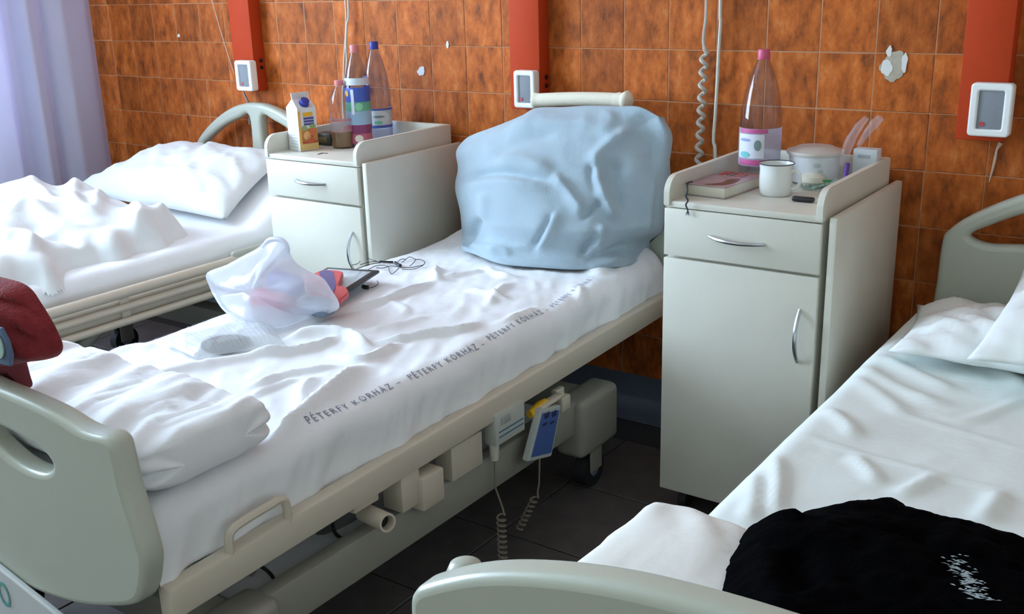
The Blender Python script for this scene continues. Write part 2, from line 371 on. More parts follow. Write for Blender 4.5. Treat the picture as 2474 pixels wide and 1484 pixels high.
cable('pull_cord', ((512, 0), (530, 65), (550, 130), (566, 180)), 0.0013, 'very thin pale cord slanting to the call panel by the curtain', YW - 0.05, top=False)
cable('panel_lead', ((588, 222), (594, 236), (600, 252), (603, 300)), 0.0040, 'short grey lead below the call panel by the curtain', YW - 0.05, mat('grey cable', (0.25, 0.25, 0.26), 0.5), top=False)
q = [P(px, py, 1, YW - 0.03) for px, py in ((1707, 0), (1706, 40), (1701, 80), (1700, 105), (1704, 122))]
q = [np.array([q[0][0], q[0][1], ZC - 0.002]), np.array([q[0][0], q[0][1], 1.7])] + q
q = [np.array(v) for v in smooth_poly(q, 6, False)]
a0 = P(1702, 128, 1, YW - 0.03); a1 = P(1688, 400, 1, YW - 0.03); turns = 9
N = turns * 14
for k in range(N + 1):
    t = k / N; an = 2 * math.pi * turns * t + 0.5; c = a0 + (a1 - a0) * t
    q.append(c + np.array([0.0085 * math.cos(an), 0.0085 * math.sin(an), 0]))
q.append(np.array([a1[0], a1[1], 0.6]))
MB().tube(q, [0.0046] * 33 + [0.0062] * (len(q) - 33), 7).obj('coiled_cord', mat('beige coiled cable', (0.50, 0.46, 0.40), 0.5), None, label='beige coiled cord hanging beside the straight cable', cat='cord')

# curtain along the window
xs = -4.13
prof = [(-330, -.02), (-300, .03), (-272, -.03), (-240, .03), (-212, -.03), (-180, .03), (-150, -.03), (-120, .03), (-80, -.02), (-40, .02), (12, .03), (38, -.035), (62, -.03), (80, .03), (108, .02), (128, -.03), (140, .0), (165, .028), (200, .02), (228, .01), (248, -.02)]
yy = np.array([P(px, 200, 0, xs)[1] for px, _ in prof]); dd = np.array([d for _, d in prof])
ys = np.linspace(yy[0], yy[-1], 190); dx = np.interp(ys, yy, dd); ker = np.array([1, 2, 3, 2, 1]) / 9; dx = np.convolve(np.pad(dx, 2, 'edge'), ker, 'valid')
zs = np.linspace(0.08, 2.72, 24); YY, ZZ = np.meshgrid(ys, zs, indexing='ij')
DX = np.repeat(dx[:, None], 24, 1) * (1.12 - 0.10 * ZZ) + 0.006 * fbm(YY * 6, ZZ * 1.2, 3)
A = np.stack([xs + DX, YY + 0.012 * (ZZ - 1.3) * 0, ZZ], -1)
MB().grid(A).grid(A - np.array([0.0035, 0, 0]), True).obj('curtain', film_mat('lilac grey curtain', (0.70, 0.69, 0.82), 0.0, 0.36, 0.9), None, angle=180, label='long lilac grey curtain hanging in folds at the left', cat='curtain')

# ------------------------------------------------------------------ hospital beds
def caster(x, y, parent):
    w = MB(); w.tube([(x - 0.019, y, 0.052), (x + 0.019, y, 0.052)], 0.052, 20); wo_ = w.obj('caster_wheel', M_rubber, parent)
    MB().tube([(x - 0.0205, y, 0.052), (x + 0.0205, y, 0.052)], 0.022, 14).obj('wheel_hub', mat('blue grey hub', (0.20, 0.22, 0.30), 0.4), wo_)
    MB().box((x - 0.027, y - 0.03, 0.05), (x - 0.0215, y + 0.03, 0.125), 0.003).box((x + 0.0215, y - 0.03, 0.05), (x + 0.027, y + 0.03, 0.125), 0.003).box((x - 0.027, y - 0.034, 0.112), (x + 0.027, y + 0.034, 0.128), 0.004).obj('caster_fork', M_base, parent)
def arch_outline(hw, z0, zs, zt, zb, square=False):
    """half widths, bottom z0, shoulder zs, arch top zt, lowered bottom centre zb"""
    d = zt - zs; r = [(hw - 0.03, z0), (hw, z0 + 0.05), (hw * 0.995, (z0 + zs) / 2), (hw * 0.985, zs - 0.03), (hw * 0.95, zs), (hw * 0.85, zs + 0.23 * d), (hw * 0.7, zs + 0.47 * d), (hw * 0.5, zs + 0.72 * d), (hw * 0.3, zs + 0.90 * d), (hw * 0.12, zs + 0.985 * d)]
    if square: r = [(hw - 0.03, z0), (hw, z0 + 0.05), (hw, (z0 + zs) / 2), (hw, zs - 0.04), (hw - 0.006, zs - 0.008), (hw * 0.93, zs + 0.012), (hw * 0.78, zs + (zt - zs) * 0.46), (hw * 0.60, zs + (zt - zs) * 0.72), (hw * 0.40, zs + (zt - zs) * 0.9), (hw * 0.2, zt - 0.002)]
    L = r + [(0, zt)] + [(-a, b) for a, b in r[::-1]] + [(-hw * 0.5, (z0 + zb) / 2 - 0.01), (0, zb), (hw * 0.5, (z0 + zb) / 2 - 0.01)]
    return smooth_poly(L, 5)
def arch_holes(hw, zs, zt):
    d = zt - zs
    L = [(0.036, zt - 0.052), (hw * 0.25, zs + 0.93 * d - 0.050), (hw * 0.5, zs + 0.72 * d - 0.050), (hw * 0.7, zs + 0.47 * d - 0.050), (hw * 0.80, zs + 0.30 * d - 0.047), (hw * 0.79, zs - 0.016), (hw * 0.68, zs - 0.026), (hw * 0.45, zs - 0.020), (hw * 0.25, zs - 0.028), (0.055, zs - 0.035), (0.036, zs - 0.01)]
    h = smooth_poly(L, 5); return [h, [(-a, b) for a, b in h]]
def bed(xc, yf, yh, label, side_guard=False, foot=None, head=None, square=False, holes=None, tilt=0.0, fout=None):
    e = empty('hospital_bed', (xc, (yf + yh) / 2, 0), label, 'bed', 'hospital beds with their heads to the tiled wall')
    for s in (-1, 1):
        rb_ = MB().box((xc + s * 0.401 - 0.017, yf + 0.024, 0.408), (xc + s * 0.401 + 0.017, yh - 0.04, 0.470), 0.006)
        rb_.V = [(v[0], v[1], v[2] + min(0.0, (v[1] - 2.0) * tilt)) for v in rb_.V]; rb_.obj('side_rail', M_rail, e)
        MB().box((xc + s * 0.368 - 0.020, yf + 0.12, 0.190), (xc + s * 0.368 + 0.020, yh - 0.46, 0.285), 0.006).obj('base_beam', M_base, e)
        for yc in (yf + 0.16, yh - 0.475):
            MB().box((xc + s * 0.368 - 0.047, yc - 0.10, 0.118), (xc + s * 0.368 + 0.047, yc + 0.10, 0.288), 0.022, 4).obj('base_corner_cover', M_base, e)
            caster(xc + s * 0.372, yc, e)
    for yc in (yf + 0.17, yh - 0.475): MB().box((xc - 0.35, yc - 0.035, 0.20), (xc + 0.35, yc + 0.035, 0.28), 0.005).obj('base_cross_beam', M_base, e)
    for yc in (yf + 0.09, yf + 0.75, yf + 1.2, yh - 0.08): MB().box((xc - 0.372, yc - 0.02, 0.416), (xc + 0.372, yc + 0.02, 0.458), 0.003).obj('deck_cross_bar', M_rail, e)
    for k in range(4):
        y0 = yf + 0.10 + k * (yh - yf - 0.2) / 4; MB().box((xc - 0.366, y0 + 0.01, 0.457), (xc + 0.366, y0 + (yh - yf - 0.2) / 4 - 0.01, 0.467), 0.003).obj('mattress_deck_panel', M_bed, e)
    for s in (-1, 1):
        for (ya, yb) in ((yf + 0.55, yf + 0.30), (yh - 0.85, yh - 1.10)):
            MB().tube([(xc + s * 0.26, ya, 0.43), (xc + s * 0.26, yb, 0.27)], 0.022, 10).obj('lift_arm', M_base, e)
    fo = foot or dict(hw=0.42, z0=0.41, zs=0.695, zt=0.76, zb=0.32); ho = head or dict(hw=0.40, z0=0.47, zs=0.76, zt=0.945, zb=0.45)
    board('footboard', fout or arch_outline(**fo, square=square), holes or arch_holes(fo['hw'], fo['zs'], fo['zt']), (xc, yf, 0), (1, 0, 0), (0, 0, 1), 0.045, 0.012, M_bed, e)
    board('headboard', arch_outline(**ho), arch_holes(ho['hw'], ho['zs'], ho['zt']), (xc, yh, 0), (1, 0, 0), (0, 0, 1), 0.045, 0.015, M_bed, e)
    for s in (-1, 1):
        for y, z1 in ((yf + 0.028, 0.50), (yh - 0.028, 0.53)): MB().box((xc + s * 0.30 - 0.02, y - 0.006, 0.40), (xc + s * 0.30 + 0.02, y + 0.006, z1), 0.003).obj('board_bracket', M_rail, e)
        if square: MB().lathe([(0.004, 0.0), (0.018, 0.004), (0.022, 0.012), (0.022, 0.044), (0.018, 0.053), (0.010, 0.057), (0.002, 0.058)], (xc + s * (fo['hw'] - 0.030), yf + 0.046, fo['zs'] - 0.050), 22).obj('corner_bumper', M_bed, e)
    if side_guard:
        x = xc + 0.438
        for z, r in ((0.498, 0.017), (0.452, 0.0125), (0.408, 0.0125)):
            MB().tube(smooth_poly([(x - 0.015, yf + 0.14, z), (x, yf + 0.2, z), (x, yh - 0.55, z), (x - 0.015, yh - 0.48, z)], 4, False), r, 10).obj('side_guard_bar', M_rail, e)
        for y in (yf + 0.3, yf + 0.9, yh - 0.62): MB().box((x - 0.022, y - 0.015, 0.39), (x - 0.008, y + 0.015, 0.505), 0.004).obj('side_guard_post', M_rail, e)
        MB().box((x - 0.012, yh - 0.56, 0.455), (x + 0.012, yh - 0.10, 0.53), 0.03, 3).obj('side_guard_end_cover', M_bed, e)
    return e
XM, XRB, XLB = -1.763, -0.242, -3.165
hm = [P(px, py, 1, 0.865) for px, py in ((-2, 1012), (40, 1028), (85, 1052), (125, 1078), (150, 1104), (150, 1124), (128, 1132), (90, 1122), (50, 1098), (15, 1066), (0, 1048))]
HM = smooth_poly([(p[0] - XM, p[2]) for p in hm], 4); HM = [HM, [(-a, b_) for a, b_ in HM]]
fo_ = [P(px, py, 1, 0.865) for px, py in ((375, 1372), (373, 1335), (352, 1262), (326, 1180), (307, 1098), (297, 1064), (277, 1045), (240, 1036), (205, 1022), (150, 988), (80, 955), (10, 926))]
fo_ = [(p[0] - XM, p[2]) for p in fo_]; fb_ = [P(px, py, 1, 0.865) for px, py in ((20, 1376), (70, 1398), (130, 1424), (210, 1448), (280, 1455), (345, 1450), (367, 1425))]; fb_ = [(p[0] - XM, p[2]) for p in fb_]
FO = fo_ + [(0.0, fo_[-1][1] + 0.004)] + [(-a, b_) for a, b_ in fo_[::-1]] + [(-a, b_) for a, b_ in fb_[::-1]] + [(0.0, fb_[0][1] - 0.004)] + fb_
FO = smooth_poly(FO, 4)
bedM = bed(XM, 0.865, 2.775, 'middle bed with the pale blue blanket propped at its head', foot=dict(hw=0.42, z0=0.415, zs=0.69, zt=0.736, zb=0.32), holes=HM, tilt=0.038, fout=FO)
bedR = bed(XRB, 0.765, 2.765, 'right bed with the black jacket lying on it', foot=dict(hw=0.442, z0=0.41, zs=0.742, zt=0.842, zb=0.34), head=dict(hw=0.368, z0=0.47, zs=0.735, zt=0.885, zb=0.45), square=True)
bedL = bed(XLB, 0.90, 2.775, 'left bed by the curtain with lowered side guard bars', side_guard=True)

# fittings on the middle bed that only it shows
RX = XM + 0.401 + 0.017
hp = [P(px, py, 0, RX - 0.008) for px, py in ((556, 1340), (553, 1300), (563, 1278), (600, 1252), (650, 1222), (676, 1207), (690, 1216), (697, 1262))]
MB().tube(smooth_poly(hp, 5, False), 0.0085, 8).obj('retaining_loop', M_rail, bedM)
def rbox(name, p0, p1, x0, x1, m, parent=bedM, bev=0.004):
    a = P(*p0, 0, x1); b = P(*p1, 0, x1); return MB().box((x0, min(a[1], b[1]), min(a[2], b[2])), (x1, max(a[1], b[1]), max(a[2], b[2])), bev).obj(name, m, parent)
rbox('mount_block', (968, 1150), (1018, 1215), RX - 0.06, RX - 0.004, M_rail)
rbox('junction_box', (1020, 1160), (1076, 1205), RX - 0.075, RX + 0.008, M_rail)
rbox('mount_block', (1090, 1085), (1168, 1120), RX - 0.07, RX - 0.02, M_rail)
rbox('hanger_plate', (1345, 945), (1365, 975), RX - 0.03, RX - 0.012, M_rail)
rbox('hanger_plate', (1358, 965), (1380, 985), RX - 0.03, RX + 0.004, M_rail)
t0, t1 = P(885, 1240, 0, RX - 0.045), P(937, 1264, 0, RX + 0.03)
dirn = (t1 - t0) / np.linalg.norm(t1 - t0)
def pipe(p, q, ro, ri, depth, n=16):
    d = (q - p) / np.linalg.norm(q - p); u = np.cross(d, (0, 0, 1.0)); u /= np.linalg.norm(u); w = np.cross(d, u); V = []; F = []
    for c, r in ((p, ro), (q, ro), (q, ri), (q - d * depth, ri)):
        for k in range(n): a = 2 * math.pi * k / n; V.append(c + r * (math.cos(a) * u + math.sin(a) * w))
    for i in range(3):
        for k in range(n): F.append([i * n + k, i * n + (k + 1) % n, (i + 1) * n + (k + 1) % n, (i + 1) * n + k])
    F.append([3 * n + k for k in range(n)]); return MB().add(V, F)
pipe(t0 - dirn * 0.01, t1, 0.020, 0.0155, 0.06).obj('drip_pole_socket', M_rail, bedM)
MB().tube([t1 - dirn * 0.045, t1 - dirn * 0.020], 0.0152, 14).obj('socket_bore_shade', M_black, bedM)  # black plug standing in for the shade inside the hollow socket
MB().box(P(870, 1195, 0, RX - 0.03) - np.array([0.03, 0.03, 0.03]), P(870, 1195, 0, RX - 0.03) + np.array([0.01, 0.045, 0.04]), 0.004).obj('socket_bracket', M_rail, bedM)
ac = [P(690, 1410, 0, RX - 0.16), P(790, 1300, 0, RX - 0.16), P(880, 1205, 0, RX - 0.16)]
MB().tube(ac, [0.030, 0.030, 0.026], 14).obj('lift_actuator', mat('dark grey actuator', (0.16, 0.17, 0.17), 0.45), bedM)
for L in (((800, 1245), (808, 1285), (830, 1302), (852, 1296)), ((600, 1355), (640, 1375), (662, 1400), (665, 1430))):
    MB().tube(smooth_poly([P(px, py, 0, RX - 0.11) for px, py in L], 6, False), 0.004, 7).obj('motor_cable', M_rubber, bedM)
MB().box((XM - 0.33, 1.10, 0.236), (XM + 0.345, 2.20, 0.252), 0.004).obj('base_cover', mat('pale plastic base cover', (0.74, 0.75, 0.79), 0.6), bedM)
# white cover below the footboard, with its green emblem
cp = [P(px, py, 1, 0.834) for px, py in ((-160, 1250), (0, 1368), (145, 1484), (330, 1640), (60, 1760), (-200, 1500))]
o0 = np.array([XM, 0.834, 0]); pts = [(p[0] - XM, p[2]) for p in cp]
board('foot_cover', pts, [], o0, (1, 0, 0), (0, 0, 1), 0.012, 0.003, mat('white bed cover', (0.60, 0.62, 0.62), 0.4), bedM)
ec = P(10, 1437, 1, 0.8265); el = lambda a, b_: [(a * math.cos(t) * 0.75 + b_ * math.sin(t) * 0.35, b_ * math.sin(t) - a * 0.6 * math.cos(t)) for t in np.linspace(0, 2 * math.pi, 40)[:-1]]
board('emblem', el(0.022, 0.022), [el(0.016, 0.016)], ec, (1, 0, 0), (0, 0, 1), 0.001, 0.0002, mat('teal emblem', (0.10, 0.36, 0.34), 0.5), bedM)

# control box with cord, and hand control with cord
cb = empty('bed_control_box', P(1225, 1040, 0, RX), 'white control box with blue lines clipped under the bed rail', 'control box')
a_, b_ = P(1197, 1010, 0, RX + 0.006), P(1263, 1058, 0, RX + 0.006)
MB().box((RX - 0.030, a_[1], 0.325), (RX + 0.006, b_[1] + 0.012, 0.405), 0.004).obj('housing', mat('pale control housing', (0.50, 0.52, 0.47), 0.45), cb)
for z in (0.344, 0.357): MB().box((RX + 0.0055, a_[1] + 0.012, z), (RX + 0.0072, b_[1] + 0.004, z + 0.003)).obj('stripe', mat('teal stripe', (0.05, 0.16, 0.26), 0.5), cb)
MB().box((RX + 0.0055, a_[1] + 0.02, 0.373), (RX + 0.0075, a_[1] + 0.06, 0.393), 0.001).obj('button_panel', mat('pale grey pad', (0.38, 0.38, 0.37), 0.5), cb)
MB().tube([(RX - 0.01, a_[1] + 0.012, 0.327), (RX - 0.01, a_[1] + 0.012, 0.285)], [0.013, 0.010], 10).obj('plug', M_cable, cb)
def coil(p0, p1, turns, rad, r, lead):
    q = [np.array(v, float) for v in lead]; p0 = np.array(p0, float); p1 = np.array(p1, float)
    for k in range(turns * 10 + 1):
        t = k / (turns * 10); an = 2 * math.pi * turns * t; q.append(p0 + (p1 - p0) * t + rad * np.array([math.cos(an), math.sin(an), 0]))
    return MB().tube(q, r, 6)
xw = RX - 0.01; yw_ = a_[1] + 0.012
coil((xw + 0.01, yw_ + 0.005, 0.14), (xw + 0.015, yw_ + 0.0, 0.012), 9, 0.010, 0.0026, [(xw, yw_, 0.29), (xw, yw_, 0.21), (xw + 0.012, yw_ + 0.01, 0.155)]).obj('coiled_cable', mat('brownish coil cable', (0.24, 0.20, 0.15), 0.5), cb)
hc = empty('hand_control', P(1320, 1050, 0, RX + 0.01), 'blue and white hand control hanging from the middle bed rail', 'remote control')
corn = [P(px, py, 0, RX + 0.02) for px, py in ((1308, 990), (1357, 980), (1333, 1103), (1276, 1117))]
def quadplate(name, c, dx0, dx1, m, parent, inset=0.0, bev=0.003):
    c = [np.array(v) for v in c]; g = sum(c) / 4
    c = [g + (v - g) * (1 - inset) for v in c]
    bm = bmesh.new(); vs = []
    for x in (dx0, dx1): vs.append([bm.verts.new((v[0] + x, v[1], v[2])) for v in c])
    bm.faces.new(vs[0]); bm.faces.new(vs[1][::-1])
    for i in range(4): bm.faces.new((vs[0][i], vs[1][i], vs[1][(i + 1) % 4], vs[0][(i + 1) % 4]))
    bmesh.ops.recalc_face_normals(bm, faces=bm.faces[:])
    bmesh.ops.bevel(bm, geom=bm.edges[:], offset=bev, segments=2, affect='EDGES')
    V, F = from_bm(bm); return mesh_obj(name, V, F, m, parent)
quadplate('housing', corn, -0.020, 0.0, mat('pale remote housing', (0.50, 0.53, 0.50), 0.45), hc)
quadplate('key_pad', corn, -0.004, 0.0016, mat('blue key pad', (0.06, 0.12, 0.36), 0.4), hc, 0.16, 0.0008)
u = (corn[1] - corn[0]); v = (corn[3] - corn[0])
for i, j in ((0.32, 0.13), (0.68, 0.13), (0.32, 0.30), (0.68, 0.30)):
    c = corn[0] + u * i + v * j; hh = 0.007 if j < 0.2 else 0.003
    MB().box((c[0] + 0.0008, c[1] - 0.010, c[2] - hh), (c[0] + 0.003, c[1] + 0.010, c[2] + hh), 0.001).obj('key', mat('dark blue key', (0.02, 0.03, 0.10), 0.4), hc)
y0h = corn[2][1] - 0.045; zh = corn[2][2]
coil((RX + 0.0, y0h - 0.004, 0.12), (RX - 0.025, y0h - 0.04, 0.04), 7, 0.009, 0.0026, [(RX + 0.01, y0h + 0.005, zh + 0.01), (RX + 0.01, y0h, zh - 0.06), (RX + 0.005, y0h, 0.135)]).obj('coiled_cable', mat('brownish coil cable', (0.24, 0.20, 0.15), 0.5), hc)
MB().box(P(1310, 985, 0, RX + 0.0) - np.array([0.012, 0.02, 0.0]), P(1355, 975, 0, RX) + np.array([0.012, 0, 0.03]), 0.004).obj('hook', M_rail, hc)
yl = [P(px, py, 0, RX - 0.006) for px, py in ((1279, 1002), (1290, 995), (1304, 982), (1318, 972))]
MB().tube(yl, [0.010, 0.0135, 0.0135, 0.011], 10).obj('release_lever', mat('yellow lever', (0.72, 0.42, 0.02), 0.4), bedM)

# ------------------------------------------------------------------ mattresses and sheets
def mattress(xc, y0, y1, label):
    return MB().box((xc - 0.368, y0, 0.468), (xc + 0.368, y1, 0.548), 0.02, 3).obj('mattress', M_matt, None, label=label, cat='mattress')
mattress(XM, 0.93, 2.72, 'dark mattress under the printed sheet of the middle bed')
mattress(XRB, 0.83, 2.71, 'dark mattress under the sheet of the right bed')
mattress(XLB, 0.96, 2.72, 'dark mattress under the sheet of the left bed')
def sect(s, hw, r):
    """arc-length cross section: offset along axis, drop"""
    a = np.abs(s); fl = hw - r; q = a - fl; ang = np.clip(q / r, 0, math.pi / 2)
    off = np.where(q <= 0, a, fl + r * np.sin(ang)); dz = np.where(q <= 0, 0, r * (1 - np.cos(ang))) + np.clip(q - r * math.pi / 2, 0, None)
    return np.sign(s) * off, dz, np.clip(q / (r * math.pi / 2), 0, 1)
def sheet(xc, y0, y1, hw, ztop, dl, dr, nx, ny, top_fn, side_fn, m, label, r=0.05, name='bed_sheet'):
    s = np.linspace(-(hw + dl), hw + dr, nx); L = y1 - y0; t = np.linspace(-(L / 2 + 0.02), L / 2 + 0.02, ny)
    S, T = np.meshgrid(s, t, indexing='ij'); ox, dzx, kx = sect(S, hw, r); oy, dzy, ky = sect(T, L / 2, 0.04)
    X = xc + ox; Y = (y0 + y1) / 2 + oy
    h = top_fn(X, Y) ; sd = side_fn(S, Y)
    Z = ztop - dzx - dzy + h * (1 - kx)
    Z = np.maximum(Z, 0.425); X = X + np.sign(S) * kx * (sd)
    A = np.stack([X, Y, Z], -1)
    return MB().grid(A).obj(name, m, None, angle=180, label=label, cat='sheet')
def pxs(L, z):   # pixel strokes laid onto a horizontal plane
    out = []
    for st in L: out.append(([P(a, b, 2, z)[:2] for a, b in st[0]],) + tuple(st[1:]))
    return out
def c8(L): return [(600 + x / 2.356, 600 + y / 2.356) for x, y in L]
SM = pxs([(c8([(130, 490), (400, 405), (700, 330), (900, 255), (1080, 180)]), 0.016, 0.013, 0.5),
          (c8([(180, 520), (350, 487), (540, 487), (640, 525), (700, 565)]), 0.012, 0.014, -0.4),
          (c8([(0, 612), (250, 585), (430, 540), (520, 500)]), 0.012, 0.012, 0.3),
          (c8([(690, 535), (850, 522), (1050, 490), (1220, 470), (1330, 420)]), 0.012, 0.012, 0.4),
          (c8([(500, 612), (640, 640), (760, 590), (870, 528)]), 0.010, 0.011),
          (c8([(655, 655), (560, 745), (430, 850), (250, 985), (80, 1130)]), 0.014, 0.020, 0.5),
          (c8([(1240, 600), (1230, 660), (1200, 730), (1175, 790)]), 0.012, 0.015),
          (c8([(1130, 650), (1000, 760), (890, 880), (800, 1000), (740, 1070)]), 0.010, 0.013, 0.4),
          (c8([(1870, 210), (1925, 300), (1910, 390), (1890, 440)]), 0.016, 0.016),
          (c8([(1960, 290), (1985, 370), (1950, 440)]), 0.013, 0.013),
          (c8([(1740, 340), (1770, 400), (1760, 470)]), 0.012, 0.012), (c8([(1660, 390), (1700, 440), (1720, 500)]), 0.010, 0.010),
          (c8([(1820, 300), (1860, 370), (1830, 440)]), 0.011, 0.012),
          (c8([(1080, 105), (1062, 145), (1085, 195)]), 0.012, 0.012), (c8([(1090, 165), (1200, 150), (1350, 128)]), 0.012, 0.008),
          (c8([(1330, 105), (1450, 160), (1560, 170)]), 0.012, 0.009), (c8([(1500, 190), (1420, 250), (1360, 340)]), 0.012, 0.008),
          (c8([(0, 790), (180, 720), (360, 690), (530, 660)]), 0.010, 0.008), (c8([(0, 860), (130, 790), (290, 735)]), 0.010, 0.007),
          (c8([(320, 915), (300, 845), (330, 780), (400, 720)]), 0.012, 0.009),
          (c8([(640, 470), (820, 440), (1050, 380)]), 0.014, 0.006), (c8([(1400, 430), (1500, 400), (1640, 330)]), 0.012, 0.007),
          (c8([(1420, 520), (1520, 550), (1430, 610), (1310, 665)]), 0.010, 0.009), (c8([(1560, 560), (1660, 500), (1720, 470)]), 0.010, 0.008),
          (c8([(800, 300), (900, 350), (870, 390)]), 0.010, 0.005), (c8([(1240, 235), (1360, 262), (1480, 300)]), 0.010, 0.008),
          (c8([(240, 1190), (340, 1095), (470, 1105), (580, 1060)]), 0.012, 0.012), (c8([(560, 1060), (600, 1010), (690, 1000), (720, 900)]), 0.012, 0.010),
          (c8([(1900, 110), (2000, 150), (2050, 110), (2150, 120)]), 0.014, 0.012), (c8([(2060, 220), (2000, 300), (2080, 260)]), 0.014, 0.012),
          ([(300, 925), (430, 895), (560, 870), (700, 840)], 0.020, 0.009), ([(190, 850), (300, 840), (400, 835)], 0.03, 0.006)], 0.567)
def topM(X, Y):
    h = 1.55 * strokes(X, Y, SM) + 0.004 * fbm(X * 6, Y * 4, 11) + 0.0065 * ridged((X + 0.45 * Y) * 9, (Y - 0.2 * X) * 3.2, 21) + 0.0035 * ridged((X + 0.8 * Y) * 20, (Y - X) * 7, 23, 2)
    rise = np.clip((Y - 2.42) / 0.35, 0, 1); return h + 0.05 * rise * rise
def sideM(S, Y):
    f = np.clip((np.abs(S) - 0.36) / 0.09, 0, 1)
    return f * (0.002 + 0.020 * (ridged(Y * 9 + S * 4, S * 3 + 1, 5) - 0.45) + 0.004 * np.sin(Y * 31 + 2.5 * np.sin(Y * 6.3)))
ZS = 0.563
sheet(XM, 0.890, 2.735, 0.388, ZS, 0.125, 0.13, 120, 260, topM, sideM, M_sheet, 'white sheet with printed lettering stretched over the middle bed', r=0.055)
def sheet_z(x, y): return ZS + float(topM(np.array([x]), np.array([y]))[0])
# printed lettering along the sheet
def lettering(body, x, y, size, parent, m, zfn, slant=0.0):
    cu = bpy.data.curves.new('tmp', 'FONT'); cu.body = body; cu.size = size; cu.resolution_u = 2; cu.space_character = 1.38
    o = bpy.data.objects.new('tmp', cu); COL.objects.link(o); dg = bpy.context.evaluated_depsgraph_get(); dg.update()
    me = bpy.data.meshes.new_from_object(o.evaluated_get(dg))
    bm = bmesh.new(); bm.from_mesh(me); bmesh.ops.triangulate(bm, faces=bm.faces[:])
    V0, F = from_bm(bm); bpy.data.objects.remove(o); bpy.data.curves.remove(cu); bpy.data.meshes.remove(me)
    V = np.array(V0); X = x - V[:, 1] + slant * V[:, 0]; Y = y + V[:, 0]; Z = zfn(X, Y)
    return mesh_obj('printed_lettering', np.stack([X, Y, Z], -1), F, m, parent, smooth=False, label='dark printed lettering')
SHM = bpy.data.objects['bed_sheet']
def zfM(X, Y):
    ox = np.abs(X - XM); fl = 0.388 - 0.055; q = np.clip((ox - fl) / 0.055, 0, 1); dz = 0.055 * (1 - np.sqrt(np.clip(1 - q * q, 0, 1))); k = np.clip(np.arcsin(q) / (math.pi / 2), 0, 1)
    return ZS - dz + topM(X, Y) * (1 - k) + 0.0022
W_ = 'PÉTERFY KÓRHÁZ'
for (x, y, s, sl) in ((-1.408, 1.285, 0.0225, 0.03), (-1.400, 1.580, 0.0225, 0.02), (-1.402, 1.872, 0.0225, -0.02), (-1.412, 2.165, 0.0225, -0.12),
                      (-2.112, 1.275, 0.022, 0.02), (-2.108, 1.555, 0.022, 0.0), (-2.11, 2.36, 0.022, 0.02)):
    lettering(W_ + ' –' if x > -1.6 else W_, x, y, s, SHM, M_ink, zfM, sl)

SR = pxs([([(2050, 900), (2140, 960), (2190, 1010)], 0.02, 0.008), ([(1990, 980), (2050, 1030), (2060, 1060)], 0.016, 0.010), ([(1875, 1090), (1880, 1160), (1870, 1250)], 0.012, 0.012), ([(1815, 1120), (1820, 1200), (1800, 1270)], 0.014, 0.010),
          ([(1880, 1035), (2060, 1085), (2240, 1135), (2474, 1190)], 0.006, 0.005), ([(2060, 1090), (2110, 1150), (2100, 1170)], 0.014, 0.009), ([(2270, 1140), (2200, 1180), (2160, 1200)], 0.014, 0.009), ([(2420, 1180), (2390, 1230), (2360, 1260)], 0.016, 0.010), ([(2130, 985), (2330, 1040), (2474, 1080)], 0.007, 0.004), ([(2060, 870), (2160, 930), (2300, 985)], 0.02, 0.009), ([(2110, 850), (2220, 905), (2330, 950)], 0.02, 0.009), ([(2380, 870), (2440, 900), (2474, 930)], 0.02, 0.010), ([(2270, 1000), (2350, 1010), (2474, 960)], 0.012, 0.005)], 0.567)
topR = lambda X, Y: strokes(X, Y, SR) + 0.005 * fbm(X * 5, Y * 4, 31) + 0.003 * ridged((X - 0.3 * Y) * 6, Y * 3, 33)
sheet(XRB, 0.80, 2.72, 0.39, ZS, 0.10, 0.09, 100, 190, topR, lambda S, Y: 0.012 * np.clip((np.abs(S) - 0.36) / 0.09, 0, 1) * (fbm(Y * 8, S * 3, 7) + 0.1), mat('faintly green white sheet', (0.80, 0.85, 0.82), 0.85, bump=0.25, bscale=45), 'plain white sheet spread over the right bed', r=0.05)
topL = lambda X, Y: 0.006 * fbm(X * 5, Y * 4, 41) + 0.006 * ridged((X + 0.3 * Y) * 6, Y * 3, 43) + 0.20 * np.clip((Y - 2.38) / 0.36, 0, 1) ** 1.2
sheet(XLB, 0.95, 2.735, 0.39, ZS, 0.10, 0.095, 90, 160, topL, lambda S, Y: 0.012 * np.clip((np.abs(S) - 0.36) / 0.09, 0, 1) * (fbm(Y * 6, S * 4, 9) + 0.1), M_sheet, 'rumpled white sheet under the crumpled duvet of the left bed', r=0.05)

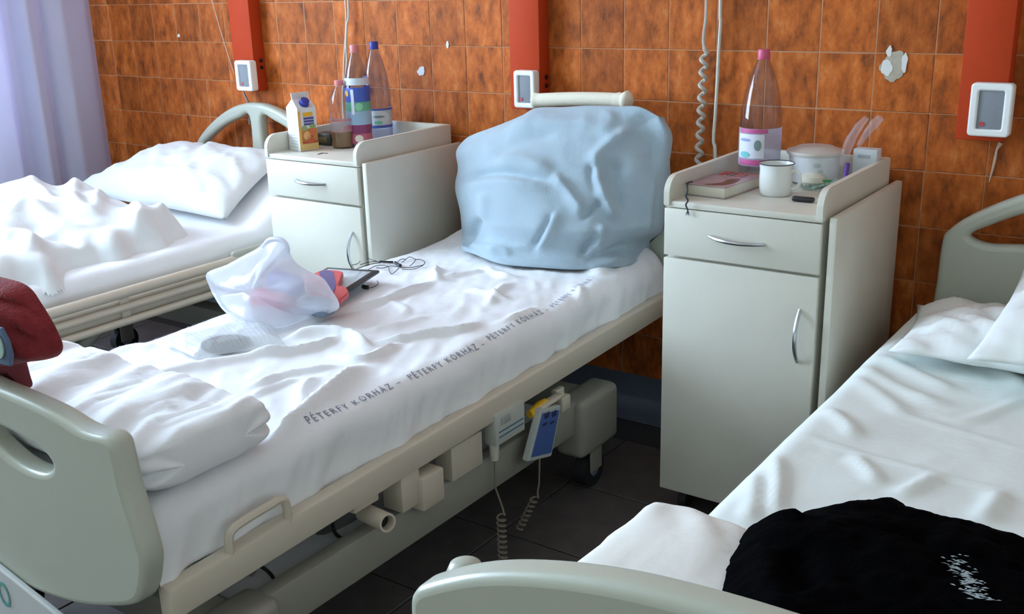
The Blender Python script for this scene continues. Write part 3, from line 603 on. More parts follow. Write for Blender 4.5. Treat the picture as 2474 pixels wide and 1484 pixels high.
# ------------------------------------------------------------------ soft things
def pillow(name, c4, T, m, label, seed, n=46, wr=0.010, dirs=None, cat='pillow', pinch=0.06, extra=None):
    """c4: corners front-left, front-right, back-right, back-left"""
    u = np.linspace(0, 1, n); U, Vv = np.meshgrid(u, u, indexing='ij')
    c = [np.array(q, float) for q in c4]
    B = (c[0] * ((1 - U) * (1 - Vv))[..., None] + c[1] * (U * (1 - Vv))[..., None] + c[2] * (U * Vv)[..., None] + c[3] * ((1 - U) * Vv)[..., None])
    ctr = sum(c) / 4
    a, b_ = 2 * U - 1, 2 * Vv - 1
    ex, ey = (c[1] - c[0] + c[2] - c[3]) / 2, (c[3] - c[0] + c[2] - c[1]) / 2
    nrm = np.cross(ex, ey); nrm /= np.linalg.norm(nrm)
    B = B - (pinch * a * (1 - b_ ** 2))[..., None] * ex / 2 * np.abs(a)[..., None] - (pinch * b_ * (1 - a ** 2))[..., None] * ey / 2 * np.abs(b_)[..., None]
    th = T * (np.clip(1 - np.abs(a) ** 2.6, 0, 1) ** 0.55) * (np.clip(1 - np.abs(b_) ** 2.6, 0, 1) ** 0.55)
    L1, L2 = np.linalg.norm(ex), np.linalg.norm(ey)
    env = np.clip(th / T, 0, 1) ** 0.6
    w1 = wr * (ridged(U * L1 * 9 + 3 * Vv, Vv * L2 * 6, seed) + 0.6 * fbm(U * L1 * 14, Vv * L2 * 14, seed + 5)) * env
    if extra is not None: w1 = w1 + extra(U, Vv)
    top = B + (th + w1)[..., None] * nrm; bot = B - (th * 0.35 + 0.4 * w1 * env)[..., None] * nrm
    k = MB(); k.grid(top).grid(bot, True); return k.obj(name, m, None, angle=180, label=label, cat=cat)
def weld(o, d=0.0008):
    bm = bmesh.new(); bm.from_mesh(o.data); bmesh.ops.remove_doubles(bm, verts=bm.verts[:], dist=d); bm.to_mesh(o.data); bm.free()
def uvpx(fn): return fn
pl = pillow('pillow', [P(158, 466, 1, 2.36), P(545, 532, 2, 0.592), P(700, 372, 1, 2.715), P(415, 352, 1, 2.70)], 0.085, M_sheet2, 'plump white pillow leaning on the headboard of the left bed', 51, wr=0.024); weld(pl)
pa, pb = P(2145, 848, 2, 0.598), P(2215, 735, 1, 2.68)
pr = pillow('pillow', [pa, pa + np.array([0.66, 0.01, 0]), pb + np.array([0.66, 0, 0.01]), pb], 0.06, M_case, 'crumpled lower pillow at the head of the right bed', 61, wr=0.040); weld(pr)
pa, pb = P(2335, 868, 2, 0.635), P(2478, 632, 1, 2.62)
pr2 = pillow('pillow', [pa, pa + np.array([0.50, 0.01, 0]), pb + np.array([0.46, 0, 0.0]), pb], 0.07, M_case, 'large upper pillow cut by the right edge, on the right bed', 71, wr=0.026); weld(pr2)

def mound(name, xr, yr, nx, ny, zfn, m, label, cat, blur=0):
    X, Y = np.meshgrid(np.linspace(*xr, nx), np.linspace(*yr, ny), indexing='ij'); Z, keep = zfn(X, Y)
    for _ in range(blur):
        Q_ = np.pad(Z, 1, 'edge'); Z = (2 * Z + Q_[:-2, 1:-1] + Q_[2:, 1:-1] + Q_[1:-1, :-2] + Q_[1:-1, 2:]) / 6
    idx = -np.ones(X.shape, int); V = []; F = []
    for i in range(nx):
        for j in range(ny):
            if keep[i, j]: idx[i, j] = len(V); V.append((X[i, j], Y[i, j], Z[i, j]))
    for i in range(nx - 1):
        for j in range(ny - 1):
            q = [idx[i, j], idx[i + 1, j], idx[i + 1, j + 1], idx[i, j + 1]]
            if min(q) >= 0: F.append(q)
    return mesh_obj(name, V, F, m, None, angle=180, label=label, cat=cat)
def poly_sd(X, Y, poly):
    """signed distance, positive inside"""
    inside = np.zeros(X.shape, bool); d = np.full(X.shape, 1e9); n = len(poly)
    for i in range(n):
        x1, y1 = poly[i]; x2, y2 = poly[(i + 1) % n]
        c = ((y1 > Y) != (y2 > Y)) & (X < (x2 - x1) * (Y - y1) / (y2 - y1 + 1e-12) + x1); inside ^= c
        dx, dy = x2 - x1, y2 - y1; t = np.clip(((X - x1) * dx + (Y - y1) * dy) / (dx * dx + dy * dy + 1e-12), 0, 1)
        d = np.minimum(d, np.hypot(X - x1 - t * dx, Y - y1 - t * dy))
    return np.where(inside, d, -d)

# crumpled duvet, left bed
DP = [P(px, py, 2, 0.585)[:2] for px, py in ((-30, 705), (60, 672), (118, 668), (150, 640), (235, 612), (280, 612), (320, 590), (400, 580), (446, 556), (425, 538), (330, 530))]
DP = [tuple(p) for p in DP] + [(-3.33, 2.24), (-3.50, 2.23), (-3.60, 2.10), (-3.60, 1.02), (-2.74, 1.0)]
SD = pxs([([(40, 480), (110, 530), (165, 565)], 0.03, 0.02), ([(0, 600), (80, 570), (160, 590), (230, 580)], 0.03, 0.02), ([(200, 500), (190, 550), (250, 570)], 0.02, 0.022), ([(250, 520), (240, 570)], 0.02, 0.02), ([(330, 540), (340, 570), (300, 590)], 0.02, 0.022), ([(0, 640), (60, 620), (120, 650)], 0.02, 0.02), ([(390, 530), (410, 560)], 0.02, 0.02), ([(60, 620), (140, 600), (200, 615)], 0.015, -0.02), ([(100, 520), (170, 555)], 0.015, -0.015)], 0.60)
def zduv(X, Y):
    d = poly_sd(X, Y, DP) + 0.035 * fbm(X * 11, Y * 11, 3)
    e = np.clip(d / 0.07, 0, 1); base = 0.072 * np.sqrt(e) * (1 + 0.5 * np.clip((-3.1 - X) / 0.4, -0.3, 1)) + 0.06 * e * np.exp(-(((X + 3.42) / 0.2) ** 2 + ((Y - 1.85) / 0.2) ** 2))
    h = base + e * (0.045 * ridged(X * 5 + 2 * Y, Y * 4.5, 77, 2) + 0.022 * fbm(X * 9, Y * 9, 78, 3) + 1.3 * strokes(X, Y, SD))
    return np.where(d > 0, ZS + 0.016 + np.maximum(h, 0.0), ZS + 0.016 + d * 1.2), d > -0.035
mound('duvet', (-3.64, -2.70), (0.98, 2.28), 150, 190, zduv, M_sheet2, 'bright crumpled white duvet heaped on the left bed', 'duvet', blur=7)

# folded duvet at the foot of the middle bed: a fat slab with a rolled end
def slab(name, x0, x1, y0, y1, z0, T, m, label, cat, foldfn, n=110, k=60, rx=0.05, ry=0.07):
    a = np.linspace(-1, 1, n); b_ = np.linspace(0, 2 * math.pi, k + 1)
    V = []
    X = (x0 + x1) / 2 + (x1 - x0) / 2 * np.sign(a) * np.abs(a) ** 0.9
    endk = np.clip(1 - np.abs(a) ** 26, 0.0, 1) ** 0.5
    A = np.zeros((n, k + 1, 3))
    for i in range(n):
        cs = np.cos(b_); sn = np.sin(b_)
        yy_ = (y0 + y1) / 2 + (y1 - y0) / 2 * np.sign(cs) * np.abs(cs) ** 0.45 * (0.5 + 0.5 * endk[i])
        tt = T / 2 * np.sign(sn) * np.abs(sn) ** 0.7 * endk[i]
        zz = z0 + T / 2 + tt; f = foldfn(np.full(k + 1, X[i]), yy_) * np.clip(sn + 0.35, 0, 1) * endk[i]
        A[i, :, 0] = X[i] - np.sign(a[i]) * np.clip((abs(a[i]) - 0.80) / 0.2, 0, 1) * (0.030 * np.exp(-((zz - z0 - 0.42 * T) / 0.006) ** 2) + 0.010 * np.exp(-((zz - z0 - 0.72 * T) / 0.005) ** 2)) + 0.004 * np.sin(yy_ * 60) * np.clip((abs(a[i]) - 0.9) / 0.1, 0, 1); A[i, :, 1] = yy_ + 0.25 * f * np.sign(cs) * np.abs(cs); A[i, :, 2] = np.maximum(zz + f, z0)
    o = MB().grid(A, True).obj(name, m, None, angle=180, label=label, cat=cat); weld(o, 1e-5); return o
def fF(X, Y):
    k = np.clip((1.215 - Y) / 0.10, 0, 1)
    return k * (0.030 * ridged((X + 0.5 * (Y - 1.0)) * 10, Y * 1.6, 91) + 0.012 * ridged((X + 0.4 * (Y - 1.0)) * 24, Y * 2.5, 92)) + 0.012 * np.sin((X + 2.2) * 3.0)
slab('folded_duvet', -2.165, -1.372, 0.895, 1.185, ZS + 0.008, 0.085, M_sheet, 'thick white duvet folded across the foot of the middle bed', 'duvet', fF)
slab('folded_duvet', -0.655, 0.13, 0.80, 1.255, ZS + 0.006, 0.075, mat('ivory blanket', (0.84, 0.83, 0.78), 0.9, bump=0.2, bscale=60), 'ivory white bedding bulging at the foot of the right bed', 'duvet', lambda X, Y: 0.020 * fbm(X * 6, Y * 5, 95) + 0.014 * ridged((X * 1.2 + Y) * 6, (Y - X) * 2, 96), n=80)

# pale blue blanket draped over upright pillows at the head of the middle bed
ytop = 2.64
bot = [P(*q, 2, 0.577) for q in ((1112, 604), (1160, 618), (1230, 640), (1310, 648), (1390, 652), (1460, 648), (1520, 640), (1562, 612), (1590, 585))]
top = [P(*q, 1, ytop) for q in ((1152, 322), (1205, 302), (1262, 278), (1295, 262), (1370, 258), (1425, 255), (1490, 256), (1545, 258), (1590, 282))]
lef = [bot[0], P(1120, 560, 1, 2.60), P(1116, 500, 1, 2.60), P(1106, 450, 1, 2.61), P(1110, 405, 1, 2.63), P(1104, 365, 1, 2.64), P(1125, 335, 1, 2.65), top[0]]
rig = [bot[-1], P(1592, 555, 1, 2.68), P(1597, 520, 1, 2.67), P(1600, 470, 1, 2.66), P(1605, 420, 1, 2.66), P(1615, 360, 1, 2.66), P(1614, 318, 1, 2.655), top[-1]]
def resamp(pts, n):
    q = np.array(smooth_poly(pts, 12, False)); s = np.concatenate([[0], np.cumsum(np.linalg.norm(np.diff(q, axis=0), axis=1))]); t = np.linspace(0, s[-1], n)
    return np.stack([np.interp(t, s, q[:, k]) for k in range(3)], -1)
NB = 120
bB, bT, bL, bR = resamp(bot, NB), resamp(top, NB), resamp(lef, NB), resamp(rig, NB)
U, Vv = np.meshgrid(np.linspace(0, 1, NB), np.linspace(0, 1, NB), indexing='ij')
def coons(b0, b1, l0, l1):
    u3, v3 = U[..., None], Vv[..., None]
    return (1 - v3) * b0[:, None] + v3 * b1[:, None] + (1 - u3) * l0[None] + u3 * l1[None] - ((1 - u3) * (1 - v3) * b0[0] + u3 * (1 - v3) * b0[-1] + (1 - u3) * v3 * b1[0] + u3 * v3 * b1[-1])
A = coons(bB, bT, bL, bR)
env = np.clip(4 * U * (1 - U), 0, 1) ** 0.5
A[..., 1] -= 0.10 * env * (np.sin(math.pi * np.clip(Vv, 0, 1)) ** 0.7)
pp = proj(A); PX, PY = pp[..., 0], pp[..., 1]
def c7(L): return [(1050 + x / 2.969, 200 + y / 2.969) for x, y in L]
SB = [(c7([(430, 520), (560, 440), (720, 395), (900, 370)]), 12, -0.010), (c7([(420, 590), (600, 560), (760, 600), (850, 650)]), 16, 0.016),
      (c7([(190, 720), (330, 660), (480, 645), (680, 680), (850, 715)]), 9, -0.020), (c7([(200, 760), (420, 720), (700, 730), (860, 740)]), 14, 0.012),
      (c7([(850, 640), (960, 770), (1060, 900), (1110, 950)]), 11, 0.022, 0.4), (c7([(1040, 980), (1140, 905), (1215, 840)]), 8, -0.016),
      (c7([(1150, 600), (1170, 720), (1215, 830), (1260, 920), (1330, 985)]), 13, 0.036, -0.3), (c7([(1110, 560), (1140, 700), (1180, 800)]), 9, -0.016),
      (c7([(1280, 520), (1270, 700), (1310, 850), (1380, 930)]), 22, -0.022), (c7([(1130, 640), (1180, 520), (1320, 400), (1450, 330)]), 14, 0.022),
      (c7([(1440, 200), (1530, 380), (1610, 500), (1660, 620)]), 30, -0.024), 
      (c7([(225, 1190), (270, 1080), (320, 950)]), 9, -0.018), (c7([(330, 1000), (360, 860), (350, 780)]), 12, 0.012),
      (c7([(740, 1220), (800, 1090), (880, 920)]), 10, 0.018, 0.5), (c7([(700, 1200), (790, 1050), (850, 930)]), 8, -0.012),
      (c7([(1050, 1270), (1070, 1180), (1160, 1100), (1190, 1050)]), 9, -0.022), (c7([(1160, 1200), (1180, 1090), (1220, 1010)]), 9, 0.020),
      (c7([(1060, 1290), (1200, 1240), (1330, 1190), (1410, 1180)]), 9, -0.020), (c7([(1080, 1310), (1230, 1275), (1350, 1230)]), 10, 0.016),
      (c7([(1230, 140), (1260, 260), (1200, 420)]), 18, 0.010), (c7([(470, 330), (700, 300), (1000, 290), (1250, 300)]), 16, 0.012), (c7([(1570, 1060), (1590, 800), (1640, 560)]), 7, -0.014), (c7([(1540, 1080), (1570, 800), (1600, 640)]), 8, 0.012), (c7([(400, 1230), (460, 1190), (560, 1230)]), 9, 0.012), (c7([(200, 1160), (440, 1180), (720, 1180)]), 12, 0.010)]
H = 0.95 * strokes(PX, PY, [(q[0], q[1] * 1.15) + tuple(q[2:]) for q in SB]) + 0.014 * fbm(U * 5, Vv * 5, 101, 2) + 0.003 * ridged(U * 9 + 3 * Vv, Vv * 7 - 2 * U, 103, 2)
du = np.gradient(A, axis=0); dv = np.gradient(A, axis=1); Nn = np.cross(du, dv); Nn /= np.linalg.norm(Nn, axis=-1, keepdims=True) + 1e-9
edge = np.clip(np.minimum(np.minimum(U, 1 - U) / 0.05, np.minimum(Vv / 0.02, (1 - Vv) / 0.05)), 0.15, 1)
A = A + Nn * (H * edge)[..., None]
A[..., 2] = np.maximum(A[..., 2], 0.5775)
back = []
for k in range(1, 7):      # roll over the top and down behind
    t = k / 6; back.append(A[:, -1] + np.array([0, 0.03 + 0.045 * math.sin(t * math.pi / 2), -0.02 * t - 0.30 * t * t]) * (t ** 0.6))
A2 = np.concatenate([A, np.stack(back, 1)], 1)
sideL, sideR = [], []
for k in range(1, 5):
    t = k / 4
    sideL.append(A2[0] + np.array([0.02 * t * t, 0.075 * t, -0.01 * t])); sideR.append(A2[-1] + np.array([-0.02 * t * t, 0.06 * t, -0.01 * t]))
A2 = np.concatenate([np.stack(sideL[::-1], 0), A2, np.stack(sideR, 0)], 0); A2[..., 1] = np.minimum(A2[..., 1], 2.742); A2[..., 2] = np.maximum(A2[..., 2], 0.5775)
MB().grid(A2).obj('blanket', M_blue, None, angle=180, label='pale blue fleece blanket draped over the propped head of the middle bed', cat='blanket')
# the pillows it is draped over
pz = pillow('pillow', [(-2.02, 2.68, 0.64), (-1.44, 2.68, 0.64), (-1.47, 2.71, 0.93), (-1.94, 2.71, 0.88)], 0.04, M_case, 'white pillow propped upright under the pale blue blanket', 111); weld(pz)
# cream roll behind it
r0, r1 = P(1286, 243, 1, 2.735), P(1528, 245, 1, 2.735)
L = np.linspace(0, 1, 40); rr = 0.021 + 0.004 * np.exp(-((L - 0.02) / 0.03) ** 2) + 0.007 * np.exp(-((L - 0.95) / 0.05) ** 2) - 0.016 * np.clip((L - 0.985) / 0.015, 0, 1) - 0.012 * np.clip((0.012 - L) / 0.012, 0, 1)
rr = rr + 0.0025 * np.sin(L * 160) * (L > 0.86)
MB().tube([r0 + (r1 - r0) * t + np.array([0, 0, 0.006 * math.sin(t * 3)]) for t in L], list(rr), 20).obj('rolled_towel', mat('cream towelling', (0.80, 0.76, 0.62), 0.9, bump=0.2, bscale=200), None, angle=180, label='cream coloured roll peeking out above the pale blue blanket', cat='roll')
# black jacket on the right bed
JP = [tuple(P(px, py, 2, 0.592)[:2]) for px, py in ((1745, 1500), (1762, 1440), (1785, 1390), (1812, 1340), (1840, 1300), (1880, 1262), (1935, 1232), (1990, 1222), (2050, 1215), (2140, 1207), (2185, 1218), (2225, 1243), (2300, 1255), (2380, 1268), (2474, 1300), (2620, 1360))]
JP = JP + [(0.10, 1.20), (0.10, 0.83), (-0.38, 0.83)]
def zjac(X, Y):
    d = poly_sd(X, Y, JP) + 0.006 * fbm(X * 60, Y * 60, 3)
    e = np.clip(d / 0.07, 0, 1); pj = proj(np.stack([X, Y, np.full_like(X, 0.66)], -1))
    h = strokes(pj[..., 0], pj[..., 1], [([(1830, 1330), (1930, 1260), (2140, 1235), (2230, 1260)], 35, 0.020), ([(1900, 1380), (1960, 1500)], 40, -0.015), ([(2230, 1260), (2400, 1300), (2500, 1330)], 30, 0.015), ([(2150, 1300), (2270, 1380), (2300, 1480)], 40, -0.012), ([(1820, 1330), (1840, 1420), (1830, 1500)], 30, 0.012)])
    hh = 0.05 * np.sqrt(e) + e * (h + 0.02 * fbm(X * 9, Y * 9, 12) + 0.004 * fbm(X * 60, Y * 60, 14))
    b0 = ZS + 0.012 + 0.07 * np.clip((1.26 - Y) / 0.05, 0, 1)
    return np.where(d > 0, b0 + hh, b0 + d * 1.5), d > -0.02
jk = mound('jacket', (-0.55, 0.12), (0.82, 1.50), 130, 130, zjac, mat('black fleece', (0.0009, 0.001, 0.0014), 0.95, bump=0.6, bscale=300, spec=0.02), 'black fleece jacket thrown on the right bed', 'jacket')
fl = MB()
for k in range(150):
    t = rng.random(); px = 2300 + 65 * t + rng.normal(0, 20) * (0.6 + 0.4 * t); py = 1362 + 125 * t
    c = P(px, py, 2, 0.685); z = float(zjac(np.array([[c[0]]]), np.array([[c[1]]]))[0][0, 0]) + 0.0025
    a = rng.random() * 0.8 - 0.2; w, h = 0.0015 + 0.0038 * rng.random(), 0.0006 + 0.0012 * rng.random(); ca, sa = math.cos(a), math.sin(a)
    fl.add([(c[0] + x * ca - y * sa, c[1] + x * sa + y * ca, z + zz) for x, y, zz in ((-w, 0, 0), (0, -h, 0.0006), (w, 0, 0), (0, h, 0.0006))], [[0, 1, 2, 3]])
fl.obj('white_print', mat('pale flecked print', (0.42, 0.48, 0.50), 0.8), jk, smooth=False, kind='stuff', label='pale flecked mark')
# maroon garment over the footboard of the middle bed
GO = [P(px, py, 1, 0.895) for px, py in ((-140, 700), (-60, 672), (10, 682), (48, 700), (75, 735), (100, 775), (120, 815), (129, 848), (118, 868), (85, 874), (45, 880), (10, 884), (-40, 885), (-140, 880))]
GO = smooth_poly([(p[0], p[2]) for p in GO], 4)
GS = [([(-40, 722), (20, 735), (70, 752), (110, 800)], 7, -0.022), ([(-40, 745), (20, 758), (80, 790)], 12, 0.016), ([(20, 795), (60, 822), (95, 832)], 9, -0.018), ([(0, 700), (50, 715)], 9, 0.010), ([(60, 870), (100, 850)], 8, 0.010), ([(0, 905), (30, 930)], 8, -0.015)]
def garment(outline, yc, T, name, m, parent, seed, label=None, cat=None):
    c = np.mean(outline, 0); n = len(outline); rings = 22; A = np.zeros((2 * rings, n, 3))
    for k in range(2 * rings):
        an = math.pi * (k + 0.5) / (2 * rings); s = math.sin(an) ** 0.6; off = math.cos(an)
        for i, q in enumerate(outline):
            p = c + (np.array(q) - c) * s; f = 0.02 * float(fbm(np.array([p[0] * 9 + seed]), np.array([p[1] * 9]), seed)[0]) + 0.012 * math.sin(p[1] * 60 + p[0] * 25)
            A[k, i] = (p[0], yc - off * (T + f) * (1.0 if off > 0 else 0.25), p[1])
    gp = proj(A); A[..., 1] -= np.clip(-(A[..., 1] - yc) / T, 0, 1) * strokes(gp[..., 0], gp[..., 1], GS)
    k = MB(); A = np.concatenate([A, A[:, :1]], 1); k.grid(A, True); k.F.append(list(range(n))[::-1]); k.F.append([(2 * rings - 1) * (n + 1) + i for i in range(n)])
    return k.obj(name, m, parent, angle=180, label=label, cat=cat)
M_mar = mat('maroon fleece', (0.24, 0.028, 0.032), 0.95, bump=0.8, bscale=170, sheen=0.12, noise=0.35, nscale=30, spec=0.1)
ge = empty('garment', (-1.76, 0.90, 0.70), 'maroon fleece garment hung over the footboard at the left edge', 'clothing')
garment(GO, 0.91, 0.065, 'body', M_mar, ge, 5)
G2 = smooth_poly([(p[0], p[2]) for p in [P(px, py, 1, 0.895) for px, py in ((-80, 850), (18, 862), (28, 890), (38, 920), (45, 945), (20, 950), (-20, 940), (-80, 935))]], 4)
garment(G2, 0.92, 0.045, 'sleeve', mat('dark maroon fleece', (0.16, 0.03, 0.035), 0.95, bump=0.4, bscale=220), ge, 8)
pc = P(6, 835, 1, 0.838)
pb = [(a, b_) for a, b_ in ((-0.06, 0.030), (0.008, 0.032), (0.022, 0.012), (0.026, -0.012), (0.016, -0.033), (-0.06, -0.036))]
board('badge', pb, [], pc, (1, 0, 0), (0, 0, 1), 0.008, 0.002, mat('slate blue badge', (0.09, 0.13, 0.22), 0.6), ge)
board('badge_emblem', [(0.018 * math.cos(t), 0.022 * math.sin(t)) for t in np.linspace(0, 2 * math.pi, 24)[:-1]], [], P(-6, 836, 1, 0.832), (1, 0, 0), (0, 0, 1), 0.003, 0.0005, mat('pale green emblem', (0.35, 0.50, 0.42), 0.6), ge)

# ------------------------------------------------------------------ bedside cabinets
def cabinet(x0, yf, label, w=0.397, dep=0.50):
    zb, zt = 0.07, 0.848
    x1 = x0 + w; e = empty('bedside_cabinet', (x0 + w / 2, yf + dep / 2, 0), label, 'cabinet', 'cream bedside cabinets')
    MB().box((x0 + 0.004, yf + 0.02, zb), (x1 - 0.004, yf + dep, zt - 0.016), 0.002).obj('body', M_cream, e)
    MB().box((x0 + 0.001, yf + 0.004, zt - 0.016), (x1 - 0.001, yf + dep, zt), 0.003).obj('worktop', M_cream, e)
    dz = 0.709
    d = MB().box((x0 + 0.002, yf, dz + 0.003), (x1 - 0.002, yf + 0.018, zt - 0.018), 0.0025).obj('drawer', M_cream, e)
    dd_ = MB().box((x0 + 0.002, yf, zb), (x1 - 0.002, yf + 0.018, dz - 0.004), 0.0025).obj('door', M_cream, e)
    def handle(a, b_, par):
        a, b_ = np.array(a), np.array(b_); pts = []
        for t in np.linspace(0, 1, 15):
            p = a + (b_ - a) * t; p = p + np.array([0, -0.026 * (1 - abs(2 * t - 1) ** 2.2) - 0.001, 0]); pts.append(p)
        MB().tube(pts, [0.0042 + 0.0012 * math.sin(math.pi * t) for t in np.linspace(0, 1, 15)], 8).obj('handle', M_chrome, par)
    cx = x0 + w * 0.485
    handle((cx - 0.068, yf, 0.772), (cx + 0.068, yf, 0.768), d); handle((x1 - 0.040, yf, 0.625), (x1 - 0.040, yf, 0.495), dd_)
    # tray rails: rounded front
    def rail(xa, xb):
        pr_ = [(0.0, -0.012)] + [(0.0, 0.02)] + [(0.045 - 0.045 * math.cos(t), 0.017 + 0.043 * math.sin(t)) for t in np.linspace(0.15, math.pi / 2, 9)] + [(dep, 0.060), (dep, -0.012)]
        bm = bmesh.new(); v0 = [bm.verts.new((xa, yf + a, zt + b_)) for a, b_ in pr_]; v1 = [bm.verts.new((xb, yf + a, zt + b_)) for a, b_ in pr_]; n = len(pr_)
        bm.faces.new(v0); bm.faces.new(v1[::-1])
        for i in range(n): bm.faces.new((v0[i], v1[i], v1[(i + 1) % n], v0[(i + 1) % n]))
        bmesh.ops.recalc_face_normals(bm, faces=bm.faces[:]); bmesh.ops.bevel(bm, geom=bm.edges[:], offset=0.0022, segments=2, affect='EDGES')
        V, F = from_bm(bm); mesh_obj('tray_rail', V, F, M_edge if False else M_cream, e)
    rail(x0 - 0.001, x0 + 0.017); rail(x1 - 0.017, x1 + 0.001)
    MB().box((x0 + 0.017, yf + dep - 0.018, zt - 0.002), (x1 - 0.017, yf + dep, zt + 0.060), 0.0025).obj('tray_rail', M_cream, e)
    # fold-down table leaf on the right side, hanging from two hinges
    MB().box((x1 + 0.012, yf + 0.008, 0.19), (x1 + 0.030, yf + dep + 0.02, zt - 0.002), 0.003).obj('table_leaf', M_cream, e)
    for y in (yf + 0.10, yf + 0.40): MB().box((x1 - 0.006, y, 0.76), (x1 + 0.014, y + 0.04, 0.80), 0.002).obj('leaf_bracket', M_chrome, e)
    for x in (x0 + 0.05, x1 - 0.05):
        for y in (yf + 0.06, yf + dep - 0.05):
            MB().tube([(x - 0.011, y, 0.026), (x + 0.011, y, 0.026)], 0.026, 14).obj('caster_wheel', M_rubber, e)
            MB().box((x - 0.015, y - 0.014, 0.045), (x + 0.015, y + 0.014, 0.0715), 0.003).obj('caster_fork', M_base, e)
    return e
YF = 2.264
cabR = cabinet(-1.151, YF, 'cream bedside cabinet with the white mug on top, right of the blue blanket')
cabL = cabinet(-2.652, 2.335, 'cream bedside cabinet with the juice carton on top, left of the blue blanket', 0.414, 0.47)
ZT = 0.8485

# ------------------------------------------------------------------ bottles
def face(x, y): return math.atan2(-y, -x)   # direction towards the camera
def prof_r(prof, z):
    zs_ = [p[1] for p in prof]; return np.interp(z, zs_, [p[0] for p in prof])
def wrap(prof, c, z0, z1, a0, a1, off=0.0008, n=28, k=8):
    A = np.zeros((n, k, 3))
    for i, a in enumerate(np.linspace(a0, a1, n)):
        for j, z in enumerate(np.linspace(z0, z1, k)):
            r = prof_r(prof, z) + off; A[i, j] = (c[0] + r * math.cos(a), c[1] + r * math.sin(a), c[2] + z)
    return MB().grid(A)
def wrap_ellipse(prof, c, zc, rz, ac, ra, off=0.0016, n=24, k=6):
    V = [(0, 0, 0)]; F = []; pts = []
    def pt(a, z): r = prof_r(prof, z) + off; return (c[0] + r * math.cos(a), c[1] + r * math.sin(a), c[2] + z)
    V = [pt(ac, zc)]
    for i in range(1, k + 1):
        for t in np.linspace(0, 2 * math.pi, n + 1)[:-1]: V.append(pt(ac + ra * i / k * math.cos(t), zc + rz * i / k * math.sin(t)))
    for j in range(n): F.append([0, 1 + j, 1 + (j + 1) % n])
    for i in range(k - 1):
        for j in range(n): F.append([1 + i * n + j, 1 + (i + 1) * n + j, 1 + (i + 1) * n + (j + 1) % n, 1 + i * n + (j + 1) % n])
    return MB().add(V, F)
def bottle(px, py, H, Rr, label, tint, capm, shape='tall', liquid=None):
    c = P(px, py, 2, ZT + (0.008 if px < 1000 else 0)); c = np.array([c[0], c[1], ZT + 0.0005])
    e = empty('water_bottle', c, label, 'bottle', 'plastic bottles on the cabinets')
    if shape == 'tall': pr_ = [(0.55, 0), (0.9, 0.006 / H), (1, 0.03), (0.97, 0.06), (0.99, 0.10), (1, 0.36), (0.985, 0.44), (0.96, 0.52), (0.90, 0.60), (0.80, 0.69), (0.64, 0.78), (0.46, 0.86), (0.30, 0.92), (0.235, 0.94), (0.235, 0.962)]
    else: pr_ = [(0.6, 0), (0.9, 0.01), (0.95, 0.05), (0.90, 0.13), (0.97, 0.22), (0.96, 0.5), (1.0, 0.54), (1.0, 0.58), (0.96, 0.62), (0.90, 0.68), (0.76, 0.76), (0.56, 0.84), (0.38, 0.90), (0.30, 0.93), (0.30, 0.96)]
    pr_ = [(r * Rr, z * H) for r, z in pr_]
    MB().lathe(pr_, c, 32, cap=False).obj('bottle_shell', clear_mat('clear plastic ' + label[:12], tint, 0.12), e)
    rc = 0.0155
    b = MB().lathe([(rc * 0.98, H * 0.935), (rc, H * 0.94), (rc, H * 0.992), (rc * 0.9, H), (0.002, H)], c, 20); b.obj('cap', capm, e)
    MB().lathe([(rc * 0.9, H * 0.925), (rc * 1.12, H * 0.927), (rc * 1.12, H * 0.934), (rc * 0.9, H * 0.936)], c, 20).obj('neck_ring', capm, e)
    if liquid:
        lv, lm = liquid; li = [(max(r - 0.0015, 0.001), z + 0.001) for r, z in pr_ if z < lv * H] + [(float(prof_r(pr_, lv * H)) - 0.0015, lv * H)]
        MB().lathe(li, c, 28).obj('drink', lm, e)
    return e, c, pr_
PI = math.pi
M_pink = mat('pink cap', (0.62, 0.10, 0.20), 0.4); M_spink = mat('salmon pink cap', (0.72, 0.24, 0.24), 0.4); M_bcap = mat('blue cap', (0.03, 0.05, 0.34), 0.4)
# right cabinet: clear bottle, pink label
e, c, pf = bottle(1832, 436, 0.338, 0.054, 'tall clear bottle with pink cap on the right cabinet', (0.80, 0.82, 0.90), M_pink)
fa = face(c[0], c[1])
wrap(pf, c, 0.045, 0.142, fa - 1.7, fa + 1.7).obj('label', film_mat('pale lilac label', (0.62, 0.62, 0.78), 0.25, 0.3), e)
wrap(pf, c, 0.131, 0.141, fa - 1.1, fa + 0.35, 0.0018).obj('label_band', mat('pink print', (0.58, 0.10, 0.30), 0.5), e)
wrap(pf, c, 0.048, 0.062, fa - 1.1, fa + 0.35, 0.0018).obj('label_band', mat('pink print', (0.58, 0.10, 0.30), 0.5), e)
wrap(pf, c, 0.066, 0.128, fa - 1.2, fa + 0.2, 0.0017).obj('label_field', mat('white label field', (0.72, 0.74, 0.82), 0.5), e)
wrap_ellipse(pf, c, 0.075, 0.008, fa - 0.75, 0.28, 0.0024).obj('label_mark', mat('teal print', (0.15, 0.55, 0.55), 0.5), e)
wrap_ellipse(pf, c, 0.10, 0.014, fa - 0.1, 0.17, 0.0024).obj('label_mark', mat('grey green print', (0.20, 0.30, 0.28), 0.5), e)
wrap_ellipse(pf, c, 0.113, 0.004, fa - 0.75, 0.30, 0.0024).obj('label_mark', mat('pale blue print', (0.30, 0.36, 0.62), 0.5), e)
